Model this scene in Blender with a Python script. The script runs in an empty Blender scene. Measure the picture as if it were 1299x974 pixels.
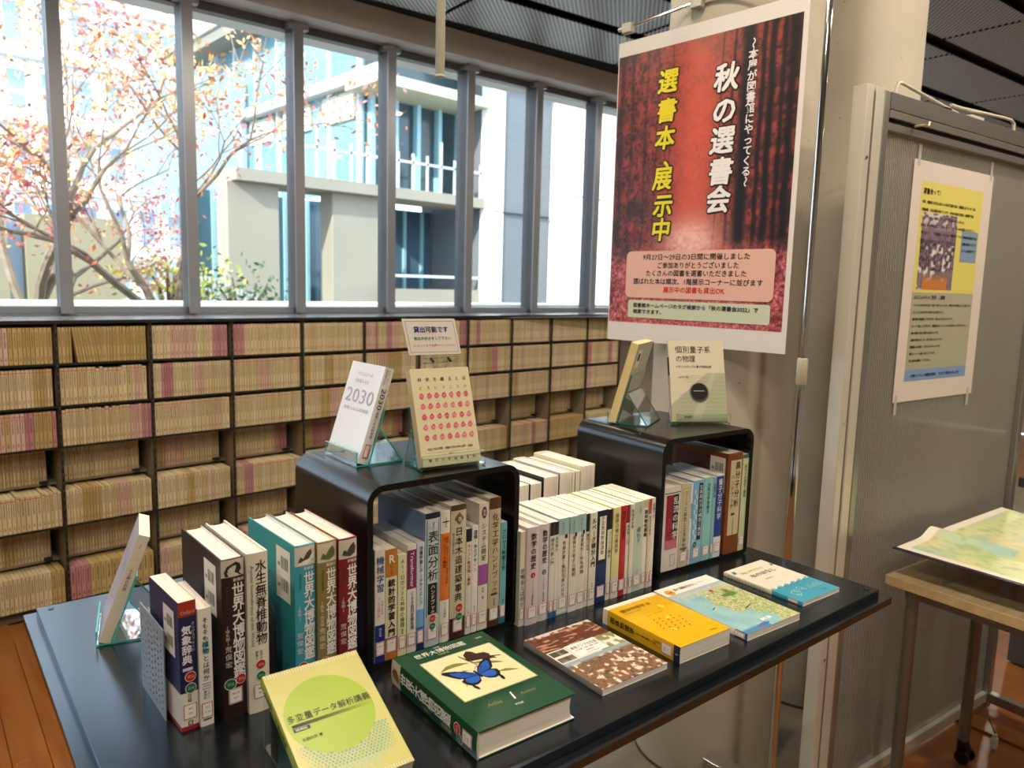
import bpy, math, random
import numpy as np
from mathutils import Matrix, Vector

sc = bpy.context.scene
COL = sc.collection
ZF = 1.822                       # eye height above the floor (metres)
TZ = ZF - 0.7                    # display table top
rng = random.Random(7)
R = math.radians

# ---------------------------------------------------------------- camera
def camera():
    yaw, pitch, roll = 0.7565, 0.1302, 0.0254
    f = Vector((math.sin(yaw)*math.cos(pitch), math.cos(yaw)*math.cos(pitch), -math.sin(pitch)))
    r = Vector((math.cos(yaw), -math.sin(yaw), 0)); u = r.cross(f)
    r2 = r*math.cos(roll) + u*math.sin(roll); u2 = u*math.cos(roll) - r*math.sin(roll)
    cd = bpy.data.cameras.new('camera'); co = bpy.data.objects.new('camera', cd); COL.objects.link(co)
    m = Matrix((r2, u2, -f)).transposed().to_4x4(); m.translation = (0, 0, ZF)
    co.matrix_world = m
    cd.sensor_width = 36; cd.lens = 36*951.8/1299; cd.clip_start = .02; cd.clip_end = 300
    cd.dof.use_dof = True; cd.dof.focus_distance = 1.6; cd.dof.aperture_fstop = 5.2
    sc.camera = co
camera()

# ---------------------------------------------------------------- light
w = bpy.data.worlds.new('sky'); sc.world = w; w.use_nodes = True
nt = w.node_tree; bg = nt.nodes['Background']
bg.inputs[0].default_value = (.72, .85, 1, 1); bg.inputs[1].default_value = 4.8
sun = bpy.data.lights.new('sun', 'SUN'); sun.energy = 10; sun.angle = R(1); sun.color = (1, .93, .82)
so = bpy.data.objects.new('sun', sun); COL.objects.link(so)
so.rotation_euler = Vector((-.80, -.30, .52)).to_track_quat('Z', 'Y').to_euler()
sc.view_settings.view_transform = 'Standard'; sc.view_settings.look = 'None'
sc.view_settings.gamma = 1; sc.view_settings.use_curve_mapping = False
sc.view_settings.exposure = .02
LAMPS = [(7.2, .6), (7.4, 3.2), (9.6, 1.8), (-1.2, -.6), (.9, -.9), (2.6, -.7), (-.8, 1.6), (1.15, 1.0), (3.2, .25), (.2, 3.1), (2.3, 2.9), (4.6, 2.7), (5.2, -.6)]  # lamps at the far right are added to light that side and wall
LAMP_W = 30

# ---------------------------------------------------------------- materials
def hx(s):
    s = s.lstrip('#'); v = [int(s[i:i+2], 16)/255 for i in (0, 2, 4)]
    return tuple(c/12.92 if c <= .04045 else ((c+.055)/1.055)**2.4 for c in v)
_m = {}
def mat(name, color='#808080', rough=.5, metal=0, spec=.5, noise=0, nscale=20, bump=0, bscale=80, coat=0):
    key = name
    if key in _m: return _m[key]
    m = bpy.data.materials.new(name); m.use_nodes = True; _m[key] = m
    t = m.node_tree; b = t.nodes['Principled BSDF']
    c = hx(color) if isinstance(color, str) else color
    b.inputs['Base Color'].default_value = (*c, 1); b.inputs['Roughness'].default_value = rough
    b.inputs['Metallic'].default_value = metal; b.inputs['Specular IOR Level'].default_value = spec
    b.inputs['Coat Weight'].default_value = coat
    if noise or bump: tc = t.nodes.new('ShaderNodeTexCoord')
    if noise:
        n = t.nodes.new('ShaderNodeTexNoise'); n.inputs['Scale'].default_value = nscale; n.inputs['Detail'].default_value = 5
        t.links.new(tc.outputs['Object'], n.inputs['Vector'])
        r = t.nodes.new('ShaderNodeValToRGB'); r.color_ramp.elements[0].position = .3; r.color_ramp.elements[1].position = .7
        r.color_ramp.elements[0].color = (*[x*(1-noise) for x in c], 1); r.color_ramp.elements[1].color = (*[min(1, x*(1+noise)) for x in c], 1)
        t.links.new(n.outputs['Fac'], r.inputs['Fac']); t.links.new(r.outputs['Color'], b.inputs['Base Color'])
    if bump:
        n2 = t.nodes.new('ShaderNodeTexNoise'); n2.inputs['Scale'].default_value = bscale; n2.inputs['Detail'].default_value = 3
        t.links.new(tc.outputs['Object'], n2.inputs['Vector'])
        bp = t.nodes.new('ShaderNodeBump'); bp.inputs['Strength'].default_value = bump; bp.inputs['Distance'].default_value = .002
        t.links.new(n2.outputs['Fac'], bp.inputs['Height']); t.links.new(bp.outputs['Normal'], b.inputs['Normal'])
    return m
def pc(color, rough=.45, coat=0):        # printed cover / ink colour
    return mat('print_'+color.strip('#')+('_%d' % int(rough*100)), color, rough, spec=.4, coat=coat)
def wood_mat(name, c1, c2, rough, stretch=(1, 12, 12), scale=3, bump=.15, spec=.5):
    m = bpy.data.materials.new(name); m.use_nodes = True; t = m.node_tree; b = t.nodes['Principled BSDF']
    tc = t.nodes.new('ShaderNodeTexCoord'); mp = t.nodes.new('ShaderNodeMapping'); mp.inputs['Scale'].default_value = stretch
    oi = t.nodes.new('ShaderNodeObjectInfo'); ad = t.nodes.new('ShaderNodeVectorMath'); ad.operation = 'ADD'
    ml = t.nodes.new('ShaderNodeMath'); ml.operation = 'MULTIPLY'; ml.inputs[1].default_value = 37
    t.links.new(oi.outputs['Random'], ml.inputs[0]); t.links.new(tc.outputs['Object'], ad.inputs[0]); t.links.new(ml.outputs[0], ad.inputs[1])
    n = t.nodes.new('ShaderNodeTexNoise'); n.inputs['Scale'].default_value = scale; n.inputs['Detail'].default_value = 6; n.inputs['Distortion'].default_value = .6
    t.links.new(ad.outputs[0], mp.inputs['Vector']); t.links.new(mp.outputs['Vector'], n.inputs['Vector'])
    r = t.nodes.new('ShaderNodeValToRGB'); r.color_ramp.elements[0].position = .3; r.color_ramp.elements[1].position = .7
    r.color_ramp.elements[0].color = (*hx(c1), 1); r.color_ramp.elements[1].color = (*hx(c2), 1)
    t.links.new(n.outputs['Fac'], r.inputs['Fac']); t.links.new(r.outputs['Color'], b.inputs['Base Color'])
    b.inputs['Roughness'].default_value = rough; b.inputs['Specular IOR Level'].default_value = spec
    bp = t.nodes.new('ShaderNodeBump'); bp.inputs['Strength'].default_value = bump; bp.inputs['Distance'].default_value = .001
    t.links.new(n.outputs['Fac'], bp.inputs['Height']); t.links.new(bp.outputs['Normal'], b.inputs['Normal'])
    return m
def glass_mat(name, tint, gloss=.08, rough=.02, body=0.0):
    """thin sheet: mostly straight through, a Fresnel-like sheen and an optional tinted body"""
    m = bpy.data.materials.new(name); m.use_nodes = True; t = m.node_tree; t.nodes.clear()
    o = t.nodes.new('ShaderNodeOutputMaterial'); tr = t.nodes.new('ShaderNodeBsdfTransparent'); gl = t.nodes.new('ShaderNodeBsdfGlossy')
    tr.inputs[0].default_value = (*hx(tint), 1); gl.inputs['Roughness'].default_value = rough
    lw = t.nodes.new('ShaderNodeLayerWeight'); lw.inputs[0].default_value = .25
    mm = t.nodes.new('ShaderNodeMath'); mm.operation = 'MULTIPLY_ADD'; mm.inputs[1].default_value = .45; mm.inputs[2].default_value = gloss
    mx = t.nodes.new('ShaderNodeMixShader'); t.links.new(lw.outputs['Fresnel'], mm.inputs[0]); t.links.new(mm.outputs[0], mx.inputs[0])
    t.links.new(tr.outputs[0], mx.inputs[1]); t.links.new(gl.outputs[0], mx.inputs[2]); last = mx
    if body:
        df = t.nodes.new('ShaderNodeBsdfDiffuse'); df.inputs[0].default_value = (*hx(tint), 1)
        m2 = t.nodes.new('ShaderNodeMixShader'); m2.inputs[0].default_value = body
        t.links.new(mx.outputs[0], m2.inputs[1]); t.links.new(df.outputs[0], m2.inputs[2]); last = m2
    t.links.new(last.outputs[0], o.inputs[0]); return m
def vcol_mat(name, rough=.5, spec=.4):
    m = bpy.data.materials.new(name); m.use_nodes = True; t = m.node_tree; b = t.nodes['Principled BSDF']
    a = t.nodes.new('ShaderNodeVertexColor'); a.layer_name = 'Col'; t.links.new(a.outputs['Color'], b.inputs['Base Color'])
    b.inputs['Roughness'].default_value = rough; b.inputs['Specular IOR Level'].default_value = spec
    return m
def page_mat():
    m = bpy.data.materials.new('page_edges'); m.use_nodes = True; t = m.node_tree; b = t.nodes['Principled BSDF']
    tc = t.nodes.new('ShaderNodeTexCoord'); mp = t.nodes.new('ShaderNodeMapping'); mp.inputs['Scale'].default_value = (4, 4, 700)
    n = t.nodes.new('ShaderNodeTexNoise'); n.inputs['Scale'].default_value = 1.5; n.inputs['Detail'].default_value = 2
    t.links.new(tc.outputs['Object'], mp.inputs['Vector']); t.links.new(mp.outputs['Vector'], n.inputs['Vector'])
    r = t.nodes.new('ShaderNodeValToRGB'); r.color_ramp.elements[0].position = .3; r.color_ramp.elements[1].position = .65
    r.color_ramp.elements[0].color = (*hx('#d6ccba'), 1); r.color_ramp.elements[1].color = (*hx('#eee7da'), 1)
    t.links.new(n.outputs['Fac'], r.inputs['Fac']); t.links.new(r.outputs['Color'], b.inputs['Base Color']); b.inputs['Roughness'].default_value = .8
    return m
PAGE = page_mat()
VC = vcol_mat('printed_picture', .35); VCM = vcol_mat('printed_matte', .6)
INK = pc('#1b1918'); WHITE = pc('#eeeae2'); REDINK = pc('#b8242c'); PAPER = mat('paper', '#e9e4da', .6)
BLACKWOOD = wood_mat('black_wood', '#050505', '#0b0a09', .22, (2, 40, 20), 6, .06, 1.0)
for _b in (BLACKWOOD,):
    _b.node_tree.nodes['Principled BSDF'].inputs['Specular Tint'].default_value = (.62, .80, 1, 1); _b.node_tree.nodes['Principled BSDF'].inputs['IOR'].default_value = 1.72  # blue tint put into the reflection to mimic bluish window light
BLACKEDGE = mat('black_edge', '#050505', .5, spec=.3)
ALU = mat('aluminium', '#b3b0a8', .3, .85, noise=.04, nscale=30)
ALUD = mat('aluminium_dark', '#77736b', .35, .8)
CHROME = mat('chrome', '#d6d4d0', .08, 1)
GLASS = glass_mat('window_glass', '#f3f8fa', .0)
ACR = glass_mat('acrylic_sheet', '#f9fefd', .04); ACRC = glass_mat('clear_acrylic', '#fcfefd', .05)
TEAL = mat('acrylic_edge', '#35b9b0', .15); TEALG = mat('acrylic_edge_green', '#1f7f66', .15); CLEAREDGE = mat('acrylic_edge_clear', '#b9c4c0', .2)
CONC = mat('concrete', '#a59d8e', .75, noise=.09, nscale=2.2, bump=.3, bscale=30)

# ---------------------------------------------------------------- mesh builder
class MB:
    def __init__(s): s.v = []; s.f = []; s.m = []; s.mats = []
    def mi(s, m):
        if m not in s.mats: s.mats.append(m)
        return s.mats.index(m)
    def add(s, vs, fs, m):
        b = len(s.v); s.v += [tuple(v) for v in vs]; k = s.mi(m)
        for f in fs: s.f.append(tuple(b+i for i in f)); s.m.append(k)
        return s
    def box(s, x0, y0, z0, x1, y1, z1, m, M=None, bev=0):
        if bev:
            e = bev; P = []
            def ring(i, z): return [(x0+i, y0+e, z), (x0+e, y0+i, z), (x1-e, y0+i, z), (x1-i, y0+e, z), (x1-i, y1-e, z), (x1-e, y1-i, z), (x0+e, y1-i, z), (x0+i, y1-e, z)]
            rs = [ring(e*.6, z0), ring(0, z0+e*.6), ring(0, z1-e*.6), ring(e*.6, z1)]
            vs = sum(rs, []); fs = [tuple(range(7, -1, -1)), tuple(range(24, 32))]
            for r in range(3):
                for i in range(8): j = (i+1) % 8; fs.append((r*8+i, r*8+j, r*8+8+j, r*8+8+i))
        else:
            vs = [(x0, y0, z0), (x1, y0, z0), (x1, y1, z0), (x0, y1, z0), (x0, y0, z1), (x1, y0, z1), (x1, y1, z1), (x0, y1, z1)]
            fs = [(0, 3, 2, 1), (4, 5, 6, 7), (0, 1, 5, 4), (1, 2, 6, 5), (2, 3, 7, 6), (3, 0, 4, 7)]
        if M is not None: vs = [M @ Vector(v) for v in vs]
        return s.add(vs, fs, m)
    def tube(s, pts, r, m, n=8, cap=True):
        pts = [Vector(p) for p in pts]; rr = r if isinstance(r, (list, tuple)) else [r]*len(pts); vs = []; fs = []; prev = None
        for i, p in enumerate(pts):
            d = (pts[min(i+1, len(pts)-1)]-pts[max(i-1, 0)]).normalized()
            a = prev if prev is not None else (Vector((0, 0, 1)) if abs(d.z) < .9 else Vector((1, 0, 0)))
            x = (a-d*a.dot(d)).normalized(); y = d.cross(x); prev = x
            for k in range(n):
                t = 2*math.pi*k/n; vs.append(p+(x*math.cos(t)+y*math.sin(t))*rr[i])
        for i in range(len(pts)-1):
            for k in range(n): j = (k+1) % n; fs.append((i*n+k, i*n+j, i*n+n+j, i*n+n+k))
        if cap: fs += [tuple(range(n-1, -1, -1)), tuple((len(pts)-1)*n+k for k in range(n))]
        return s.add(vs, fs, m)
    def sheet(s, prof, x0, x1, th, mface, medge):
        """thin sheet bent along a polyline prof in YZ, extruded x0..x1; broad faces and rim get their own material"""
        n = len(prof); off = []
        for i in range(n):
            a = Vector(prof[max(i-1, 0)]); b = Vector(prof[min(i+1, n-1)]); d = (b-a).normalized(); off.append(Vector((-d.y, d.x))*th)
        A = [(x, p[0], p[1]) for x in (x0, x1) for p in prof]
        B = [(x, p[0]+o.x, p[1]+o.y) for x in (x0, x1) for p, o in zip(prof, off)]
        vs = A+B; fa = []; fe = []
        for i in range(n-1):
            fa += [(i, n+i, n+i+1, i+1), (2*n+i, 2*n+i+1, 3*n+i+1, 3*n+i)]
            fe += [(i, i+1, 2*n+i+1, 2*n+i), (n+i, 3*n+i, 3*n+i+1, n+i+1)]
        fe += [(0, 2*n, 3*n, n), (n-1, 2*n-1, 4*n-1, 3*n-1)]
        s.add(vs, fa, mface); s.add(vs, fe, medge); return s
    def poly(s, pts, M, m, z=0):
        s.add([M @ Vector((p[0], p[1], z)) for p in pts], [tuple(range(len(pts)))], m); return s
    def build(s, name, parent=None, smooth=False, loc=None):
        me = bpy.data.meshes.new(name); me.from_pydata(s.v, [], s.f)
        for m in s.mats: me.materials.append(m)
        me.polygons.foreach_set('material_index', s.m)
        if smooth: me.polygons.foreach_set('use_smooth', [True]*len(s.f))
        me.update(); o = bpy.data.objects.new(name, me); COL.objects.link(o)
        if parent is not None: o.parent = parent
        if loc is not None: o.location = loc
        if smooth:
            try:
                me.set_sharp_from_angle(angle=R(35))
            except Exception: pass
        return o
def tag(o, label=None, cat=None, group=None, kind=None):
    if label: o['label'] = label
    if cat: o['category'] = cat
    if group: o['group'] = group
    if kind: o['kind'] = kind
    return o
def thing(name, label, cat, M=None, group=None):
    o = bpy.data.objects.new(name, None); COL.objects.link(o); o.empty_display_size = .05
    if M is not None: o.matrix_world = M
    return tag(o, label, cat, group)
def struct(name, M=None):
    o = bpy.data.objects.new(name, None); COL.objects.link(o)
    if M is not None: o.matrix_world = M
    o['kind'] = 'structure'; return o
def frame(o, xd, yd):
    xd = Vector(xd).normalized(); yd = Vector(yd).normalized(); zd = xd.cross(yd)
    m = Matrix((xd, yd, zd)).transposed().to_4x4(); m.translation = o; return m
def rotz(x, y, z, deg): return Matrix.Translation((x, y, z)) @ Matrix.Rotation(R(deg), 4, 'Z')

# ---------------------------------------------------------------- lettering (glyph shapes cached per character)
_g = {}
def glyph(sx, off=0.0, res=2):
    k = (sx, off, res)
    if k not in _g:
        c = bpy.data.curves.new('t', 'FONT'); c.body = sx; c.size = 1; c.offset = off; c.resolution_u = res; c.fill_mode = 'FRONT'
        o = bpy.data.objects.new('t', c); COL.objects.link(o); dg = bpy.context.evaluated_depsgraph_get()
        me = bpy.data.meshes.new_from_object(o.evaluated_get(dg))
        vs = [(v.co.x, v.co.y) for v in me.vertices]; fs = [tuple(p.vertices) for p in me.polygons]
        bpy.data.objects.remove(o); bpy.data.curves.remove(c); bpy.data.meshes.remove(me)
        _g[k] = (vs, fs, max([v[0] for v in vs]+[.3]), min([v[0] for v in vs]+[0]))
    return _g[k]
VROT = 'ー〜～（）()「」-…'
def shifts(off):
    if off < .008: return [(0, 0, 0)]
    n = 2 if off < .02 else (4 if off < .05 else 12)
    return [(off*math.cos(6.2832*i/n+.6), off*math.sin(6.2832*i/n+.6), i*.00006) for i in range(n)]
class Ink:
    """flat lettering laid out on a frame; M maps (x,y,0) to the surface, warp optionally bends it"""
    def __init__(s, M=None, warp=None): s.b = MB(); s.M = M or Matrix.Identity(4); s.warp = warp
    def put(s, vs, fs, m, z):
        out = []
        for x, y in vs:
            p = Vector((x, y, z*1.6))
            if s.warp: p.z += s.warp(x, y)
            out.append(s.M @ p)
        s.b.add(out, fs, m)
    def h(s, t, x, y, size, m, off=0, align='l', z=.0004, sx=1, width=None, res=2, slant=0):
        """one horizontal run; width scales it to fit"""
        vs, fs, mx, mn = glyph(t, 0, res); k = size*sx
        if width: k = width/(mx-mn)
        dx = {'l': -mn, 'c': -(mx+mn)/2, 'r': -mx}[align]
        for ox, oy, oz in shifts(off): s.put([(x+(a+dx+ox)*k+b*size*slant, y+(b+oy)*size) for a, b in vs], fs, m, z+oz)
        return s
    def v(s, t, x, ytop, size, m, off=0, pitch=1.03, z=.0004, sx=1, res=2, slant=0, height=None):
        """vertical run, x = centre, going down from ytop"""
        if height: pitch = height/(len(t)*size)
        for i, ch in enumerate(t):
            if ch == ' ': continue
            vs, fs, mx, mn = glyph(ch, 0, res); cy = ytop-(i+.5)*size*pitch
            if ch in VROT: q = [((b-.38), -(a-(mx+mn)/2)) for a, b in vs]
            elif ch in '、。っゃゅょッャュョ' : q = [(a-.5+(.45 if ch in '、。' else .06), b-.38+(.45 if ch in '、。' else .04)) for a, b in vs]
            elif ord(ch) < 256: q = [(a-(mx+mn)/2, b-.36) for a, b in vs]
            else: q = [(a-.5, b-.38) for a, b in vs]
            for ox, oy, oz in shifts(off): s.put([(x+(a+ox)*size*sx+b*size*slant, cy+(b+oy)*size) for a, b in q], fs, m, z+oz)
        return s
    def r(s, t, x, ytop, size, m, off=0, z=.0004, height=None, res=2):
        """a latin run turned clockwise, reading downwards"""
        vs, fs, mx, mn = glyph(t, 0, res); k = size if not height else height/(mx-mn)
        s.put([(x+(b-.33)*size, ytop-(a-mn)*k) for a, b in vs], fs, m, z); return s
    def rect(s, x0, y0, x1, y1, m, z=.0002, n=1):
        vs = []; fs = []
        for i in range(n+1):
            xx = x0+(x1-x0)*i/n; vs += [(xx, y0), (xx, y1)]
        for i in range(n): fs.append((2*i, 2*i+2, 2*i+3, 2*i+1))
        s.put(vs, fs, m, z); return s
    def frame(s, x0, y0, x1, y1, t, m, z=.0003, n=1):
        return s.rect(x0, y0, x1, y0+t, m, z, n).rect(x0, y1-t, x1, y1, m, z, n).rect(x0, y0, x0+t, y1, m, z).rect(x1-t, y0, x1, y1, m, z)
    def disc(s, x, y, rx, m, z=.0003, ry=None, n=20):
        ry = ry or rx
        s.put([(x+rx*math.cos(2*math.pi*i/n), y+ry*math.sin(2*math.pi*i/n)) for i in range(n)], [tuple(range(n))], m, z); return s
    def poly(s, pts, m, z=.0003): s.put(pts, [tuple(range(len(pts)))], m, z); return s
    def build(s, name, parent): return s.b.build(name, parent) if s.b.v else None

# ---------------------------------------------------------------- printed pictures: colour per point of a fine grid
def vnoise(u, v, fx, fy, seed):
    r = np.random.RandomState(seed); g = r.rand(int(fy)+3, int(fx)+3)
    x = u*fx; y = v*fy; i = np.floor(x).astype(int); j = np.floor(y).astype(int); a = x-i; b = y-j
    a = a*a*(3-2*a); b = b*b*(3-2*b)
    return (g[j, i]*(1-a)+g[j, i+1]*a)*(1-b)+(g[j+1, i]*(1-a)+g[j+1, i+1]*a)*b
def mixc(a, b, t): return a*(1-t[..., None])+b*t[..., None]
def C3(s): return np.array([int(s[i:i+2], 16)/255 for i in (0, 2, 4)])
def picture(name, parent, M, w, h, nx, ny, fn, m=None, warp=None):
    us = np.linspace(0, 1, nx+1); vs = np.linspace(0, 1, ny+1); U, V = np.meshgrid(us, vs)
    c = np.clip(fn(U, V), 0, 1); c = np.where(c <= .04045, c/12.92, ((c+.055)/1.055)**2.4)
    Z = warp(U*w, V*h) if warp else U*0
    P = np.stack([U*w, V*h, Z, np.ones_like(U)], -1).reshape(-1, 4) @ np.array(M).T
    idx = np.arange((nx+1)*(ny+1)).reshape(ny+1, nx+1)
    F = np.stack([idx[:-1, :-1], idx[:-1, 1:], idx[1:, 1:], idx[1:, :-1]], -1).reshape(-1, 4)
    me = bpy.data.meshes.new(name); me.from_pydata(P[:, :3].tolist(), [], F.tolist())
    at = me.color_attributes.new('Col', 'FLOAT_COLOR', 'POINT')
    at.data.foreach_set('color', np.concatenate([c.reshape(-1, 3), np.ones((c.size//3, 1))], 1).astype('f').ravel())
    me.materials.append(m or VC); o = bpy.data.objects.new(name, me); COL.objects.link(o); o.parent = parent
    return o

# ================================================================ THE ROOM
def build_room():
    zc = ZF+1.92
    plm = wood_mat('oak_floor_board', '#824c1e', '#9a6230', .28, (6, .6, 6), 2.2, .08, .5)
    fl = MB().box(-5, -4.5, -.06, 12, 5.6, -.012, wood_mat('oak_floor_far', '#7c481d', '#935c2c', .3, (6, .6, 6), 2.2)).build('floor'); fl['kind'] = 'structure'
    # boards, 12 cm wide, laid towards the window
    Mf = Matrix.Translation((.6598, 4.4547, 0)) @ Matrix.Rotation(R(-4.1), 4, 'Z')
    meshes = []
    for k in range(4):
        b = MB().box(.0012, .0012, -.012, .1188, 1.798, 0, plm, bev=.0018); o = b.build('floor_board'); meshes.append(o.data); bpy.data.objects.remove(o)
    cnt = 0
    for i in range(-18, 34):
        off = (i*.67) % 1.8
        for j in range(5):
            y0 = -5.6-off+j*1.8
            wx, wy, _ = Mf @ Vector((i*.12+.06, y0+.9, 0))
            if wy > 4.6 or wy < -.9: continue
            if wx > 1.32 and wy+.9 > 1.12 and wx < 9: continue
            o = bpy.data.objects.new('floor_board', meshes[cnt % 4]); COL.objects.link(o); o.parent = fl
            o.matrix_local = Mf @ Matrix.Translation((i*.12, y0, 0)); cnt += 1
    MB().box(1.36, 1.12, -.011, 9, 4.4, .001, mat('stone_floor', '#736a56', .55, noise=.22, nscale=7), rotz(0, 0, 0, 0)).build('trim_2')['kind'] = 'structure'
    # ceiling with perforated metal panels between dark joints
    ce = MB().box(-5, -4.5, zc+.05, 12, 5.7, zc+.12, mat('ceiling_dark', '#15171a', .8)).build('ceiling'); ce['kind'] = 'structure'
    m = bpy.data.materials.new('expanded_metal'); m.use_nodes = True; t = m.node_tree; b = t.nodes['Principled BSDF']
    tc = t.nodes.new('ShaderNodeTexCoord'); mp = t.nodes.new('ShaderNodeMapping'); mp.inputs['Rotation'].default_value = (0, 0, R(45)); mp.inputs['Scale'].default_value = (34, 34, 34)
    ck = t.nodes.new('ShaderNodeTexVoronoi'); ck.inputs['Randomness'].default_value = 0; ck.voronoi_dimensions = '2D'; ck.inputs['Scale'].default_value = 1
    t.links.new(tc.outputs['Object'], mp.inputs['Vector']); t.links.new(mp.outputs['Vector'], ck.inputs['Vector'])
    rp = t.nodes.new('ShaderNodeValToRGB'); rp.color_ramp.elements[0].position = .32; rp.color_ramp.elements[1].position = .42
    rp.color_ramp.elements[0].color = (.03, .034, .042, 1); rp.color_ramp.elements[1].color = (.62, .64, .68, 1)
    t.links.new(ck.outputs['Distance'], rp.inputs['Fac']); t.links.new(rp.outputs['Color'], b.inputs['Base Color']); b.inputs['Roughness'].default_value = .4; b.inputs['Metallic'].default_value = .3
    gm = MB().box(0, 0, 0, 1.74, .585, .012, m).box(0, 0, 0, 1.74, .01, .03, BLACKEDGE).box(0, .575, 0, 1.74, .585, .03, BLACKEDGE)
    o = gm.build('ceiling_panel'); me = o.data; bpy.data.objects.remove(o)
    Mc = rotz(0, 5.10, zc, -6.8)
    for j in range(14):
        for i in range(-2, 7):
            o = bpy.data.objects.new('ceiling_panel', me); COL.objects.link(o); o.parent = ce
            o.matrix_local = Mc @ Matrix.Translation((i*1.78-.4*(j % 2), -.66-j*.70, 0))
    # window wall: frame along the wall, origin at P0 = (1.2, 5.0), 4.5 deg off the shelving
    Mw = rotz(1.26, 5.25, 0, -4.5)
    dk = mat('window_bronze', '#55575a', .4, .3); lt = mat('window_bronze_light', '#999da4', .35, .4); head = mat('bulkhead', '#dededb', .7, noise=.05, nscale=3)
    b = MB().box(-7, .0, 0, 10, .12, ZF-.275, CONC, Mw); b.build('wall_window')['kind'] = 'structure'
    MB().box(-7, -.55, ZF-.262, 10, -.0, ZF-.2525, mat('sill_metal', '#9aa0a8', .25, .5), Mw).box(-7, -.02, ZF-.262, 10, .16, ZF-.235, mat('sill_metal', '#9aa0a8', .25, .5), Mw, bev=.004).build('trim_1')['kind'] = 'structure'
    MB().box(-7, -.22, ZF+1.785, 10, .40, ZF+2.0, head, Mw).build('trim_3')['kind'] = 'structure'
    s0 = -.09; n = 0
    zs, zt = ZF-.235, ZF+1.785
    mull = MB().box(-.033, -.075, 0, .033, .085, zt-zs, dk, bev=.004).box(-.035, -.082, 0, .035, -.066, zt-zs, lt).box(-.075, -.085, zt-zs-.05, .075, .0, zt-zs-.015, lt).build('mullion'); mm = mull.data; bpy.data.objects.remove(mull)
    pane = MB().box(.03, .02, .03, .713, .028, zt-zs-.05, GLASS).build('pane'); pm = pane.data; bpy.data.objects.remove(pane)
    rail = MB().box(.028, -.02, zt-zs-.055, .715, .06, zt-zs, dk, bev=.004).build('top_rail'); rm = rail.data; bpy.data.objects.remove(rail)
    rail = MB().box(.028, -.02, 0, .715, .06, .04, lt, bev=.004).build('bottom_rail'); bm_ = rail.data; bpy.data.objects.remove(rail)
    for k in range(-9, 12):
        n += 1; st = struct('window_%d' % n, Mw @ Matrix.Translation((s0+k*.743, 0, zs)))
        for nm, d in (('mullion', mm), ('pane', pm), ('top_rail', rm), ('bottom_rail', bm_)):
            o = bpy.data.objects.new(nm, d); COL.objects.link(o); o.parent = st
    # remaining walls, behind and beside the camera
    wm = mat('pale_wall', '#b9b2a4', .8, noise=.03, nscale=1)
    MB().box(-5.1, -4.6, 0, -5, 5.6, zc+.1, wm).build('wall_left')['kind'] = 'structure'
    MB().box(-5, -4.6, 0, 12, -4.5, zc+.1, wm).build('wall_back')['kind'] = 'structure'
    MB().box(12, -4.6, 0, 12.1, 5.6, zc+.1, wm).build('wall_right')['kind'] = 'structure'
    # concrete columns
    for i, (x, y, lab) in enumerate([(2.539, 1.508, 'round bare concrete column directly behind the hanging autumn poster'), (3.335, 1.471, 'round bare concrete column standing between the poster stand and the corrugated partition')]):
        c = MB(); nn = 64; rr = .273
        vs = [(rr*math.cos(2*math.pi*k/nn), rr*math.sin(2*math.pi*k/nn), z) for z in (0, zc+.05) for k in range(nn)]
        c.add(vs, [(k, (k+1) % nn, nn+(k+1) % nn, nn+k) for k in range(nn)], CONCCOL)
        t_ = thing('concrete_column', lab, 'column', Matrix.Translation((x, y, 0)))
        c.build('shaft', t_, True)
        MB().tube([(0, 0, 0), (0, 0, .012)], rr+.004, mat('column_joint', '#4c4638', .8), 64).build('base_joint', t_)
        h_ = MB()
        r2 = random.Random(i)
        for q in range(70):
            a = r2.uniform(math.pi*.8, math.pi*1.9); z = r2.uniform(.1, 3.5); e = r2.uniform(.001, .0035)
            p = Vector((math.cos(a), math.sin(a), 0)); d = Vector((-p.y, p.x, 0))
            h_.add([p*(rr+.0004)+d*e*math.cos(k*1.05)+Vector((0, 0, z+e*math.sin(k*1.05))) for k in range(6)], [(0, 1, 2, 3, 4, 5)], pc('#4a463e', .9))
        h_.build('air_holes', t_)['kind'] = 'stuff'
    # downlights
    for x, y in LAMPS:
        t_ = thing('ceiling_downlight', 'round ceiling downlight above the display area', 'lamp', Matrix.Translation((x, y, zc-.03)), 'ceiling downlights')
        MB().tube([(0, 0, .06), (0, 0, 0)], [.11, .12], mat('lamp_rim', '#d8d6d0', .4), 24).build('rim', t_)
        em = bpy.data.materials.get('lamp_glow')
        if not em:
            em = bpy.data.materials.new('lamp_glow'); em.use_nodes = True; e = em.node_tree.nodes['Principled BSDF']
            e.inputs['Emission Color'].default_value = (1, .82, .6, 1); e.inputs['Emission Strength'].default_value = 6
        MB().tube([(0, 0, -.001), (0, 0, -.003)], .1, em, 24).build('diffuser', t_)
        l = bpy.data.lights.new('lamp', 'AREA'); l.shape = 'DISK'; l.size = .2; l.energy = LAMP_W; l.color = (1, .86, .70)
        lo = bpy.data.objects.new('downlight_light', l); COL.objects.link(lo); lo.parent = t_; lo.location = (0, 0, -.01)
CONCCOL = mat('column_concrete', '#b8b09d', .62, noise=.10, nscale=2.6, bump=.25, bscale=18)
build_room()

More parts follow.
